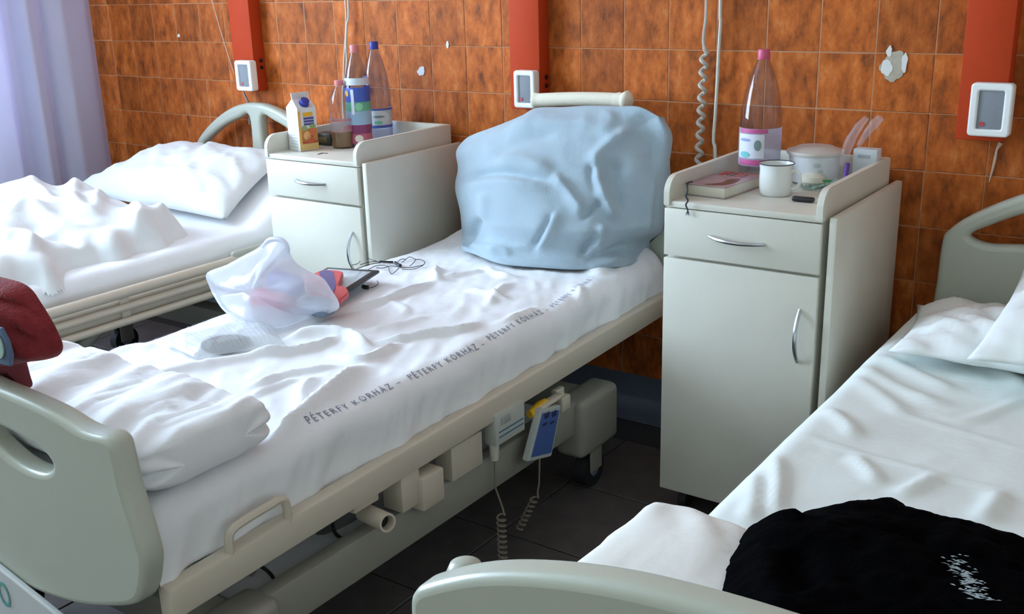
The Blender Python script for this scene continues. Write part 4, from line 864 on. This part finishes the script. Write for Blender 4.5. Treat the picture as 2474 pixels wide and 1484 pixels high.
# left cabinet bottles
M_juice = mat('cloudy brown drink', (0.26, 0.15, 0.06), 0.25)
e, c, pf = bottle(830, 350, 0.222, 0.0405, 'small bottle with a brown drink and salmon cap on the left cabinet', (0.86, 0.84, 0.86), M_spink, 'short', (0.235, M_juice))
fa = face(c[0], c[1]); wrap(pf, c, 0.055, 0.10, fa - 1.9, fa + 1.9).obj('label', film_mat('sheer label', (0.62, 0.52, 0.58), 0.55, 0.3), e)
wrap(pf, c, 0.090, 0.097, fa - 1.0, fa + 1.2, 0.0018).obj('label_band', film_mat('sheer pink band', (0.60, 0.22, 0.28), 0.45, 0.3), e)
wrap_ellipse(pf, c, 0.068, 0.008, fa + 0.55, 0.45, 0.0018).obj('label_mark', film_mat('sheer red mark', (0.62, 0.18, 0.22), 0.4, 0.3), e)
e, c, pf = bottle(872, 347, 0.333, 0.043, 'tall bottle with salmon cap and blue printed sleeve on the left cabinet', (0.72, 0.78, 0.90), M_spink, 'short')
fa = face(c[0], c[1])
for z0, z1, col in ((0.012, 0.045, (0.45, 0.10, 0.16)), (0.045, 0.075, (0.22, 0.03, 0.12)), (0.075, 0.120, (0.30, 0.45, 0.62)), (0.120, 0.150, (0.12, 0.40, 0.26)), (0.150, 0.198, (0.05, 0.10, 0.46))):
    wrap(pf, c, z0, z1, fa - 2.6, fa + 2.6, n=40).obj('label_band', mat('sleeve print %g' % z0, col, 0.4), e)
wrap(pf, c, 0.205, 0.228, fa - 2.6, fa + 2.6, n=40).obj('label_band', mat('white sleeve band', (0.62, 0.70, 0.76), 0.4), e)
wrap(pf, c, 0.110, 0.192, fa - 0.55, fa - 0.30, 0.0018).obj('label_lettering', mat('white sleeve lettering', (0.70, 0.74, 0.86), 0.5), e)
wrap_ellipse(pf, c, 0.178, 0.010, fa - 0.95, 0.2, 0.0018).obj('label_mark', mat('yellow mark', (0.75, 0.55, 0.10), 0.5), e)
wrap_ellipse(pf, c, 0.135, 0.013, fa + 0.05, 0.3, 0.0018).obj('label_mark', mat('pale green mark', (0.25, 0.60, 0.35), 0.5), e)
wrap_ellipse(pf, c, 0.03, 0.012, fa - 0.1, 0.35, 0.0018).obj('label_mark', mat('cream mark', (0.75, 0.68, 0.60), 0.5), e)
e, c, pf = bottle(917, 333, 0.335, 0.0475, 'tallest clear bottle with dark blue cap on the left cabinet', (0.70, 0.75, 0.90), M_bcap)
fa = face(c[0], c[1])
wrap(pf, c, 0.048, 0.112, fa - 2.2, fa + 2.2, n=40).obj('label', mat('pale bottle label', (0.50, 0.57, 0.66), 0.5), e)
for z0, z1 in ((0.107, 0.113), (0.047, 0.056)): wrap(pf, c, z0, z1, fa - 2.2, fa + 2.2, 0.0014, 40).obj('label_band', mat('blue band', (0.06, 0.10, 0.42), 0.5), e)
wrap_ellipse(pf, c, 0.082, 0.025, fa - 0.05, 0.95, 0.0018).obj('label_field', mat('pale oval', (0.62, 0.68, 0.72), 0.5), e)
wrap_ellipse(pf, c, 0.066, 0.006, fa, 0.32, 0.0024).obj('label_mark', mat('mint mark', (0.20, 0.58, 0.45), 0.5), e)
wrap_ellipse(pf, c, 0.086, 0.004, fa + 0.05, 0.42, 0.0024).obj('label_mark', mat('grey green print', (0.20, 0.30, 0.28), 0.5), e)
wrap(pf, c, 0.012, 0.044, fa - 2.2, fa + 2.2, 0.0008, 40).obj('label_lower', film_mat('grey violet film', (0.45, 0.46, 0.58), 0.4, 0.3), e)

# ------------------------------------------------------------------ juice carton
f0 = P(726, 361, 2, ZT + 0.008); ul = P(694, 355, 2, ZT + 0.008) - f0; ur = P(757, 350, 2, ZT + 0.008) - f0
s_ = 0.070; ul = ul / np.linalg.norm(ul) * s_; ur = ur - ul * (ur @ ul) / s_ ** 2; ur = ur / np.linalg.norm(ur) * s_
ce = empty('juice_carton', f0 + (ul + ur) / 2, 'gable top juice carton with orange fruit print and blue cap', 'carton')
f0 = np.array([f0[0], f0[1], ZT + 0.0005]); hb, hg = 0.140, 0.168
Q = lambda a, b_, z: f0 + ul * a + ur * b_ + np.array([0, 0, z])
V = [Q(0, 0, 0), Q(1, 0, 0), Q(1, 1, 0), Q(0, 1, 0), Q(0, 0, hb), Q(1, 0, hb), Q(1, 1, hb), Q(0, 1, hb), Q(0.5, 0.06, hg), Q(0.5, 0.94, hg), Q(0.5, 0.03, hg + 0.020), Q(0.5, 0.97, hg + 0.020), Q(0.54, 0.06, hg), Q(0.54, 0.94, hg), Q(0.54, 0.03, hg + 0.020), Q(0.54, 0.97, hg + 0.020)]
# slopes face the printed side (ur direction runs along the ridge)
V[8], V[9] = Q(0.47, 0.06, hg), Q(0.47, 0.94, hg)
F = [[0, 1, 2, 3], [0, 4, 5, 1], [1, 5, 6, 2], [2, 6, 7, 3], [3, 7, 4, 0], [4, 8, 12, 5], [5, 12, 13, 6], [6, 13, 9, 7], [7, 9, 8, 4], [8, 10, 14, 12], [9, 13, 15, 11], [8, 9, 11, 10], [12, 14, 15, 13], [10, 11, 15, 14]]
mesh_obj('carton_body', V, F, mat('white carton board', (0.74, 0.74, 0.72), 0.45), ce, smooth=False)
def cface(side, a0, a1, z0, z1, m, name, off=0.0006):
    """print patch on the left (ul) or right (ur) face"""
    ax, nn = (ul, -ur) if side == 'l' else (ur, -ul)
    nv = nn / np.linalg.norm(nn) * off
    pts = [f0 + ax * a + np.array([0, 0, z]) + nv for a, z in ((a0, z0), (a1, z0), (a1, z1), (a0, z1))]
    pts2 = [p - nv * 0.9 for p in pts]
    V = pts + pts2; F = [[0, 1, 2, 3], [4, 7, 6, 5], [0, 4, 5, 1], [1, 5, 6, 2], [2, 6, 7, 3], [3, 7, 4, 0]]
    return mesh_obj(name, V, F, m, ce, smooth=False)
for k in range(13): cface('l', 0.12, 0.88 - 0.1 * (k % 3), 0.012 + k * 0.0096, 0.0144 + k * 0.0096, mat('faint grey print', (0.52, 0.52, 0.53), 0.6), 'text_line')
def cdisc(cx, cz, rx, rz, m, name, off):
    nv = -ul / np.linalg.norm(ul) * off; n = 20
    V = [f0 + ur * cx + np.array([0, 0, cz]) + nv] + [f0 + ur * (cx + rx * math.cos(t)) + np.array([0, 0, cz + rz * math.sin(t)]) + nv for t in np.linspace(0, 2 * PI, n + 1)[:-1]]
    return mesh_obj(name, V, [[0, 1 + i, 1 + (i + 1) % n] for i in range(n)], m, ce, smooth=False)
cface('r', 0.0, 1.0, 0.002, 0.072, mat('orange fruit print', (0.70, 0.28, 0.05), 0.5, noise=0.4, nscale=60), 'fruit_print', 0.0006)
cface('r', 0.0, 1.0, 0.002, 0.026, mat('yellow strip print', (0.72, 0.50, 0.18), 0.5), 'yellow_strip', 0.0009)
cface('r', 0.15, 0.98, 0.023, 0.031, mat('brick red strip', (0.42, 0.07, 0.03), 0.5), 'red_strip', 0.0011)
cface('r', 0.0, 0.14, 0.026, 0.130, mat('orange edge print', (0.75, 0.42, 0.12), 0.5), 'edge_strip', 0.0008)
for cx, cz, r, col in ((0.42, 0.050, 0.20, (0.80, 0.42, 0.16)), (0.72, 0.058, 0.2, (0.65, 0.16, 0.05)), (0.6, 0.036, 0.2, (0.55, 0.12, 0.04))): cdisc(cx, cz, r, r * s_, mat('fruit %g' % cx, col, 0.5), 'fruit', 0.0014)
for cx, cz in ((0.3, 0.074), (0.75, 0.078)): cdisc(cx, cz, 0.17, 0.008, mat('leaf green print', (0.28, 0.40, 0.14), 0.5), 'leaf', 0.0013)
cface('r', 0.27, 0.80, 0.112, 0.125, mat('yellow logo print', (0.85, 0.45, 0.02), 0.5), 'logo', 0.0010)
for z0 in (0.083, 0.0925, 0.102): cface('r', 0.30, 0.84, z0, z0 + 0.0072, mat('navy print', (0.07, 0.07, 0.28), 0.5), 'logo_line', 0.0010)
# cap on the slope that faces the printed side
sl0 = Q(0, 0.5, hb); sl1 = Q(0.47, 0.5, hg); cc_ = sl0 + (sl1 - sl0) * 0.42; nv = np.cross(ur, sl1 - sl0); nv /= np.linalg.norm(nv); nv = nv if nv[2] > 0 else -nv
MB().tube([cc_, cc_ + nv * 0.004, cc_ + nv * 0.0045, cc_ + nv * 0.017, cc_ + nv * 0.018], [0.0165, 0.0165, 0.0145, 0.0145, 0.012], 20).obj('cap', M_bcap, ce)
dk = P(781, 346, 2, ZT + 0.008); dk[2] = ZT
de = empty('small_box', dk, 'small dark box behind the juice carton', 'box')
MB().box((dk[0] - 0.03, dk[1] + 0.0, ZT + 0.0005), (dk[0] + 0.035, dk[1] + 0.05, ZT + 0.042), 0.004).obj('box_body', mat('dark olive box', (0.05, 0.045, 0.03), 0.5), de)
MB().box((dk[0] - 0.02, dk[1] - 0.0012, ZT + 0.01), (dk[0] + 0.02, dk[1] + 0.002, ZT + 0.028), 0.0005).obj('box_print', mat('dull gold print', (0.16, 0.12, 0.05), 0.5), de)
ps = [P(x, y, 2, ZT + 0.0006) for x, y in ((768, 373), (778, 370), (792, 371))]
MB().tube(ps, 0.0014, 6).obj('hair_pin', mat('dark wire', (0.06, 0.06, 0.07), 0.4), None, label='short dark pin lying on the left cabinet top', cat='pin')

# ------------------------------------------------------------------ things on the right cabinet
# enamel mug
mc = P(1873, 470, 2, ZT); mc = np.array([mc[0], mc[1], ZT + 0.0004])
me_ = empty('enamel_mug', mc, 'white enamel mug with dark rim on the right cabinet', 'mug')
M_en = mat('white enamel', (0.80, 0.82, 0.80), 0.12)
h = 0.078; Rm = 0.0405
pr_ = [(0.001, 0.0), (Rm * 0.86, 0.0), (Rm * 0.93, 0.003), (Rm * 0.985, 0.02), (Rm, 0.045), (Rm * 0.985, 0.062), (Rm * 1.0, 0.071), (Rm * 1.05, h), (Rm * 1.03, h), (Rm * 0.97, 0.071), (Rm * 0.955, 0.06), (Rm * 0.965, 0.03), (Rm * 0.85, 0.006), (0.001, 0.005)]
MB().lathe(pr_, mc, 36, cap=False).obj('mug_body', M_en, me_)
tor = [(mc[0] + Rm * 1.045 * math.cos(t), mc[1] + Rm * 1.045 * math.sin(t), mc[2] + h) for t in np.linspace(0, 2 * PI, 41)[:-1]]
MB().tube(tor, 0.0014, 6, closed=True).obj('rim', mat('dark enamel rim', (0.05, 0.06, 0.08), 0.3), me_)
ha = face(mc[0], mc[1]) + 1.15
hd = np.array([math.cos(ha), math.sin(ha), 0]); hp = [mc + hd * (Rm * 0.97) + np.array([0, 0, 0.060]), mc + hd * (Rm + 0.010) + np.array([0, 0, 0.063]), mc + hd * (Rm + 0.021) + np.array([0, 0, 0.052]), mc + hd * (Rm + 0.021) + np.array([0, 0, 0.034]), mc + hd * (Rm + 0.011) + np.array([0, 0, 0.020]), mc + hd * (Rm * 0.97) + np.array([0, 0, 0.018])]
MB().tube(smooth_poly(hp, 6, False), 0.0042, 8).obj('handle', M_en, me_)
# thick book with ribbon bookmark
B0 = P(1652, 470, 2, ZT); B1 = P(1742, 481, 2, ZT); ux = B1 - B0; ux[2] = 0; wbk = np.linalg.norm(ux); ux /= wbk; uy = np.array([-ux[1], ux[0], 0])
bk = empty('thick_book', B0 + ux * 0.055 + uy * 0.09, 'thick closed book with a pinkish cover on the right cabinet', 'book')
def obox(o, l, w, z0, z1, bev, inset=(0, 0, 0, 0)):
    b = MB(); b.box((inset[0], inset[1], z0), (l - inset[2], w - inset[3], z1), bev, 2)
    b.V = [tuple(o + ux * v[0] + uy * v[1] + np.array([0, 0, v[2]])) for v in b.V]; return b
Bo = np.array([B0[0], B0[1], ZT + 0.0004]); lb, wb = 0.115, 0.20
obox(Bo, lb, wb, 0.002, 0.026, 0.001, (0.002, 0.001, 0.002, 0.002)).obj('page_block', mat('cream book pages', (0.70, 0.67, 0.56), 0.85, bump=0.3, bscale=120, stretch=(1, 1, 14)), bk)
M_cov = mat('dusty pink book cover', (0.50, 0.34, 0.37), 0.35, noise=0.25, nscale=25)
obox(Bo, lb, wb, 0.0262, 0.0285, 0.0007).obj('front_cover', M_cov, bk); obox(Bo, lb, wb, 0.0, 0.0019, 0.0005).obj('back_cover', M_cov, bk)
def cov(pts, m, name, z=0.0290):
    c0 = [Bo + ux * a + uy * b_ + np.array([0, 0, z]) for a, b_ in pts]; n = len(c0); V = c0 + [p - np.array([0, 0, 0.0004]) for p in c0]
    return mesh_obj(name, V, [list(range(n))] + [[i, i + n, (i + 1) % n + n, (i + 1) % n] for i in range(n)], m, bk, smooth=False)
cov(smooth_poly([(0.05, 0.01), (0.09, 0.02), (0.105, 0.06), (0.10, 0.10), (0.085, 0.125), (0.07, 0.09), (0.075, 0.05)], 5), mat('brown cover picture', (0.24, 0.11, 0.08), 0.4, noise=0.5, nscale=50), 'cover_picture')
for (a0, a1, b0, b1, col) in ((0.015, 0.028, 0.145, 0.185, (0.60, 0.03, 0.03)), (0.034, 0.040, 0.15, 0.19, (0.20, 0.08, 0.08)), (0.048, 0.054, 0.145, 0.19, (0.20, 0.08, 0.08)), (0.062, 0.070, 0.14, 0.185, (0.55, 0.10, 0.08)), (0.078, 0.084, 0.14, 0.18, (0.22, 0.10, 0.10)), (0.01, 0.10, 0.190, 0.196, (0.62, 0.08, 0.07))):
    cov([(a0, b0), (a1, b0), (a1, b1), (a0, b1)], mat('cover lettering %g' % a0, col, 0.4), 'cover_lettering', 0.0292)
rb = [P(1664, 447, 1, YF - 0.004), P(1661, 462, 1, YF - 0.006), P(1657, 474, 1, YF - 0.008), P(1662, 485, 1, YF - 0.008), P(1657, 495, 1, YF - 0.007), P(1662, 508, 1, YF - 0.006)]
rb = [Bo + ux * 0.012 + uy * 0.02 + np.array([0, 0, 0.0295])] + [Bo + ux * 0.011 + uy * -0.002 + np.array([0, 0, 0.029])] + [v for v in rb[1:]]
MB().tube(smooth_poly(rb, 5, False), 0.0022, 6).obj('bookmark_ribbon', mat('dark braided ribbon', (0.05, 0.05, 0.07), 0.8), bk)
for k in range(5):
    e1 = rb[-1]; MB().tube([e1, e1 + np.array([(k - 2) * 0.003, -0.001, -0.012 - 0.002 * (k % 2)])], [0.001, 0.0005], 5).obj('tassel_strand', mat('dark braided ribbon', (0.05, 0.05, 0.07), 0.8), bk)
# white tub with lid
tc_ = P(1968, 412, 2, ZT); tc_ = np.array([tc_[0] + 0.0, 2.655, ZT + 0.0005])
q = P(1968, 400, 1, 2.655); tc_[0] = q[0]
te = empty('plastic_tub', tc_, 'round white lidded tub behind the mug', 'tub')
MB().lathe([(0.052, 0), (0.058, 0.004), (0.067, 0.075), (0.068, 0.080), (0.001, 0.080)], tc_, 36).obj('tub_body', mat('white tub plastic', (0.74, 0.76, 0.80), 0.4), te)
MB().lathe([(0.071, 0.074), (0.073, 0.078), (0.072, 0.083), (0.060, 0.086), (0.045, 0.093), (0.001, 0.095)], tc_, 36).obj('tub_lid', mat('pale beige lid', (0.62, 0.58, 0.54), 0.45), te)
ft = face(tc_[0], tc_[1]); tp = [(0.058, 0.004), (0.067, 0.075)]
for a, z, r_, h_ in ((0.10, 0.052, 0.15, 0.006), (0.25, 0.036, 0.12, 0.005), (-0.02, 0.030, 0.10, 0.004)):
    wrap_ellipse(tp, tc_, z, h_, ft + a, r_, 0.0008).obj('tub_print', mat('faint green print', (0.50, 0.60, 0.58), 0.5), te)
# small white medicine box
xb = P(2092, 400, 1, 2.70)[0]; mb_ = empty('medicine_box', (xb, 2.70, ZT), 'small upright white medicine box in the tray corner', 'box')
MB().box((xb - 0.030, 2.685, ZT + 0.0005), (xb + 0.030, 2.725, ZT + 0.088), 0.001).obj('box_body', mat('white card box', (0.66, 0.70, 0.72), 0.5), mb_)
MB().box((xb - 0.018, 2.684, ZT + 0.066), (xb + 0.014, 2.686, ZT + 0.074)).obj('box_print', mat('grey print', (0.40, 0.45, 0.50), 0.5), mb_)
# clear bag with a purple brush
def qpx(px, py, y): return P(px, py, 1, y)
ge2 = empty('clear_bag', qpx(2050, 420, 2.64), 'twisted clear plastic bag with purple tip standing by the medicine box', 'bag')
M_clear = film_mat('clear crinkled film', (0.72, 0.64, 0.68), 0.78, 0.2, 0.12)
for L, r_ in ((((2036, 400), (2050, 350), (2072, 310), (2094, 285)), (0.012, 0.013, 0.011, 0.007)), (((2074, 352), (2092, 325), (2110, 302), (2128, 284)), (0.005, 0.009, 0.012, 0.010))):
    pts = smooth_poly([qpx(a, b_, 2.635) for a, b_ in L], 6, False); rr = np.interp(np.linspace(0, 1, len(pts)), np.linspace(0, 1, len(r_)), r_) * (1 + 0.06 * np.sin(np.arange(len(pts)) * 1.1))
    MB().tube(pts, list(rr), 10).obj('bag_fold', M_clear, ge2)
MB().tube([qpx(2048, 396, 2.625) + np.array([0, 0, 0.0]), qpx(2042, 434, 2.60)], [0.0065, 0.0055], 10).obj('purple_tip', mat('purple plastic', (0.10, 0.03, 0.26), 0.4), ge2)
MB().tube([qpx(2042, 434, 2.60), np.array([qpx(2042, 434, 2.60)[0], 2.60, ZT + 0.001])], [0.0055, 0.005], 10).obj('stem', M_clear, ge2)
# soap in a green wrapper
sp = P(1972, 452, 2, ZT); se = empty('wrapped_bun', sp, 'pale bun in a crumpled green and clear wrapper between mug and tray rail', 'food')
n = 26; a = np.linspace(0, 2 * PI, n + 1)[:-1]
b = MB().lathe([(0.002, 0.0), (0.026, 0.002), (0.034, 0.012), (0.031, 0.024), (0.018, 0.033), (0.002, 0.035)], np.array([sp[0] - 0.012, sp[1] + 0.01, ZT + 0.001]), 26); b.obj('bun', mat('pale bun', (0.68, 0.64, 0.52), 0.7), se)
Xg, Yg = np.meshgrid(np.linspace(-0.05, 0.055, 34), np.linspace(-0.05, 0.035, 28), indexing='ij')
Zg = 0.002 + 0.012 * np.abs(ridged(Xg * 45, Yg * 45, 7)) + 0.012 * np.clip((Xg - 0.0) / 0.04, 0, 1)
kk = MB().grid(np.stack([sp[0] + 0.012 + Xg * 0.75, sp[1] - 0.005 + Yg, ZT + 0.0008 + Zg], -1)); kk.obj('wrapper', film_mat('crumpled green wrapper', (0.35, 0.52, 0.45), 0.35, 0.2, 0.2), se)
gl = P(1998, 440, 2, ZT + 0.03); MB().lathe([(0.001, 0), (0.010, 0.001), (0.012, 0.004), (0.001, 0.006)], gl, 14).obj('green_print', mat('bright green print', (0.03, 0.30, 0.10), 0.5), se)
# black lighter
lp = P(1940, 488, 2, ZT); MB().box((lp[0] - 0.027, lp[1] - 0.009, ZT + 0.0005), (lp[0] + 0.027, lp[1] + 0.011, ZT + 0.0125), 0.0058, 4).obj('black_gadget', M_black, None, label='small black oblong gadget in front of the mug', cat='gadget')

# ------------------------------------------------------------------ things on the middle bed
# tablet with a picture on its screen
tq = [P(*p, 2, 0.582) for p in ((772, 660), (824, 650), (918, 664), (832, 722))]
o_ = tq[3]; ax = P(918, 666, 2, 0.582) - o_; ay = P(822, 652, 2, 0.582) - P(918, 666, 2, 0.582)
lx, ly = np.linalg.norm(ax), np.linalg.norm(ay); ax /= lx; ay = ay - ax * (ay @ ax); ay /= np.linalg.norm(ay); lx, ly = 0.245, 0.165
o_ = P(918, 666, 2, 0.582) - ax * lx; zt_ = 0.589
te = empty('tablet', o_ + ax * lx / 2 + ay * ly / 2, 'black framed tablet with a pale screen beside the carrier bag', 'tablet')
def ob(a0, b0, z0, a1, b1, z1, bev, m, name, par):
    b = MB().box((a0, b0, z0), (a1, b1, z1), bev); b.V = [tuple(np.array([o_[0], o_[1], zt_]) + ax * v[0] + ay * v[1] + np.array([0, 0, v[2]])) for v in b.V]
    return b.obj(name, m, par)
ob(0, 0, 0, lx, ly, 0.009, 0.003, M_black, 'frame', te)
scn = ob(0.022, 0.016, 0.0085, lx - 0.022, ly - 0.016, 0.0098, 0.0003, mat('pale screen', (0.56, 0.63, 0.70), 0.15), 'screen', te)
def flat_px(name, pts, z, t, m, parent, bev=0.002):
    q = [P(a, b_, 2, z) for a, b_ in smooth_poly(pts, 4)]; c = np.mean(q, 0)
    return board(name, [(v[0] - c[0], v[1] - c[1]) for v in q], [], (c[0], c[1], z - t / 2), (1, 0, 0), (0, 1, 0), t, bev, m, parent)
pke = empty('snack_packet', P(805, 690, 2, 0.612), 'red and purple packet sticking out of the carrier bag onto the tablet', 'packet')
flat_px('packet_body', [(735, 668), (757, 660), (782, 652), (826, 655), (825, 670), (818, 689), (828, 690), (839, 697), (842, 707), (830, 718), (817, 727), (790, 728), (750, 710)], 0.618, 0.014, mat('red packet', (0.62, 0.035, 0.05), 0.35), pke, 0.004)
flat_px('purple_band', [(772, 656), (802, 655), (808, 672), (811, 690), (806, 706), (800, 712), (790, 690), (779, 672)], 0.6195, 0.002, mat('purple band', (0.07, 0.035, 0.20), 0.35), pke, 0.0004)
# carrier bag
cbag = empty('carrier_bag', P(680, 740, 2, 0.572), 'thin white plastic carrier bag holding a reddish pack on the middle bed', 'bag')
bo = [(500, 660), (505, 690), (522, 725), (545, 755), (590, 782), (640, 795), (690, 790), (730, 775), (780, 762), (815, 748), (818, 730), (800, 700), (780, 672), (745, 655), (715, 635), (700, 612), (692, 592), (672, 580), (645, 582), (622, 600), (585, 620), (548, 640)]
bd = smooth_poly([np.array(p) for p in bo], 4); yb = 1.75
bw = np.array([P(p[0], p[1], 1, yb) for p in bd])
# floor of the bag rests on the sheet: points below are pushed forward onto it
base = np.array([P(p[0], p[1], 2, ZS + 0.016) for p in bd]); low = bw[:, 2] < ZS + 0.016
bw = np.where(low[:, None], base, bw)
ctr = np.array([P(655, 690, 1, yb)[0], yb, 0.645]); n = len(bw); rings = 16; A = np.zeros((2 * rings, n, 3))
for k in range(2 * rings):
    an = PI * (k + 0.5) / (2 * rings); s = math.sin(an) ** 0.75; off = math.cos(an)
    for i in range(n):
        p = ctr + (bw[i] - ctr) * s; w_ = (0.085 if off > 0 else 0.07) * (1 - 0.55 * np.clip((p[2] - 0.66) / 0.12, 0, 1))
        th_ = 2 * PI * i / n; f = 1 + s * (0.30 * float(ridged(np.array([p[0] * 16 + 3]), np.array([p[2] * 16]), 17)[0]) + 0.13 * s * s * math.sin(7 * th_ + 2 * math.sin(3 * th_)))
        A[k, i] = p + np.array([0.02 * off, -off * w_ * f * (1 - s ** 4), 0])
A[..., 2] = np.maximum(A[..., 2], ZS + 0.014)
A = np.concatenate([A, A[:, :1]], 1); k = MB().grid(A, True); k.F.append(list(range(n))[::-1]); k.F.append([(2 * rings - 1) * (n + 1) + i for i in range(n)])
k.obj('bag_film', film_mat('thin white film', (0.84, 0.86, 0.92), 0.36, 0.42, 0.16), cbag, angle=180)
hl = smooth_poly([P(a_, b_, 1, yb) for a_, b_ in ((636, 598), (650, 580), (676, 578), (692, 592), (694, 612), (680, 620))], 5, False)
MB().tube(hl, 0.006, 8).obj('bag_handle', film_mat('thin white film handle', (0.82, 0.85, 0.92), 0.2, 0.4, 0.2), cbag)
rp_ = P(665, 735, 1, yb - 0.02); pp_ = MB().box(rp_ - np.array([0.075, 0.03, 0.035]), rp_ + np.array([0.06, 0.03, 0.035]), 0.02, 3); pp_.V = [(v[0], v[1], max(v[2], ZS + 0.02)) for v in pp_.V]; pp_.obj('red_pack', mat('red pack', (0.62, 0.10, 0.16), 0.5), cbag)
rq = P(690, 690, 1, yb); MB().box(rq - np.array([0.06, 0.02, 0.03]), rq + np.array([0.05, 0.03, 0.03]), 0.02, 3).obj('violet_pack', mat('violet pack', (0.32, 0.30, 0.58), 0.5), cbag)
rq = P(765, 742, 1, yb); pk = MB().box(rq - np.array([0.045, 0.02, 0.02]), rq + np.array([0.04, 0.03, 0.02]), 0.01, 3); pk.V = [(v[0], v[1], max(v[2], ZS + 0.02)) for v in pk.V]; pk.obj('grey_pack', mat('grey blue pack', (0.20, 0.25, 0.34), 0.5), cbag)
# bubble wrap pouch
we = empty('bubble_wrap_pouch', P(540, 820, 2, 0.572), 'flat bubble wrap pouch with a dark content in front of the carrier bag', 'pouch')
wc = [P(*p, 2, 0.572) for p in ((398, 828), (475, 864), (690, 832), (640, 772))]
n1, n2 = 40, 64; U_, V_ = np.meshgrid(np.linspace(0, 1, n1), np.linspace(0, 1, n2), indexing='ij')
B = wc[0] * ((1 - U_) * (1 - V_))[..., None] + wc[1] * (U_ * (1 - V_))[..., None] + wc[2] * (U_ * V_)[..., None] + wc[3] * ((1 - U_) * V_)[..., None]
puff = np.clip(np.minimum(np.minimum(U_, 1 - U_) / 0.2, np.minimum(V_, 1 - V_) / 0.15), 0, 1) ** 0.6
zs_ = np.maximum(zfM(B[..., 0], B[..., 1]), 0.567); B[..., 2] = zs_ + 0.004 + 0.020 * puff + 0.0022 * np.abs(np.sin(U_ * 40) * np.sin(V_ * 62)) * puff
MB().grid(B).obj('pouch_film', film_mat('bubble film', (0.80, 0.84, 0.86), 0.38, 0.3, 0.15), we, angle=180)
d0 = P(545, 830, 2, 0.572); MB().lathe([(0.001, 0), (0.055, 0.001), (0.058, 0.006), (0.045, 0.010), (0.001, 0.011)], np.array([d0[0], d0[1], sheet_z(d0[0], d0[1]) + 0.005]), 22).obj('dark_content', mat('dark grey content', (0.10, 0.12, 0.12), 0.6), we)
s0, s1 = P(398, 828, 2, 0.577), P(474, 863, 2, 0.577); MB().tube([np.array([s0[0], s0[1], 0.582]), np.array([s1[0], s1[1], 0.582])], 0.006, 8).obj('pouch_seal', mat('white seal strip', (0.86, 0.88, 0.90), 0.4), we)
# earphones
ee = empty('earphones', P(940, 640, 2, 0.577), 'black earphones with tangled wire on the middle bed', 'earphones')
def onsheet(L, lift=0.003):
    out = []
    for a_, b_ in L:
        p = P(a_, b_, 2, 0.572); z = float(zfM(np.array([p[0]]), np.array([p[1]]))[0]); p = P(a_, b_, 2, z); out.append(np.array([p[0], p[1], z + lift]))
    return smooth_poly(out, 6, False)
c3 = lambda L: [(740 + x / 7.42, 560 + y / 7.42) for x, y in L]
for L in ([(810, 615), (920, 590), (1000, 510), (1090, 495), (1180, 520), (1300, 560)], [(970, 610), (1100, 570), (1230, 550), (1320, 565)], [(900, 690), (1020, 640), (1150, 600), (1330, 575)], [(1030, 740), (1130, 690), (1250, 630), (1380, 620), (1480, 640)], [(1260, 665), (1380, 670), (1500, 635), (1600, 640), (1700, 660)], [(1480, 660), (1490, 720), (1530, 775), (1590, 740), (1660, 670)], [(1690, 655), (1850, 660), (1980, 640), (2100, 610), (2125, 560), (2050, 515), (1960, 510), (1860, 470), (1800, 500), (1720, 570)], [(1640, 560), (1700, 510), (1780, 510)], [(1720, 690), (1900, 690), (2060, 640), (2110, 600)], [(1960, 520), (1920, 580), (1860, 630)], [(1130, 1030), (1230, 1000), (1290, 940), (1270, 900)]):
    MB().tube(onsheet(c3(L)), 0.0011, 6).obj('wire', M_black, ee)
MB().tube(onsheet(c3([(1320, 565), (1420, 570), (1560, 575)]), 0.005), 0.0034, 8).obj('inline_remote', M_black, ee)
MB().tube(onsheet(c3([(1595, 590), (1640, 620), (1690, 640)]), 0.006), 0.0050, 8).obj('splitter', M_black, ee)
MB().tube(onsheet(c3([(1020, 1020), (1060, 1035), (1130, 1035)]), 0.006), [0.0062] * 6 + [0.0060] * 6 + [0.002], 8).obj('ear_bud', M_black, ee)
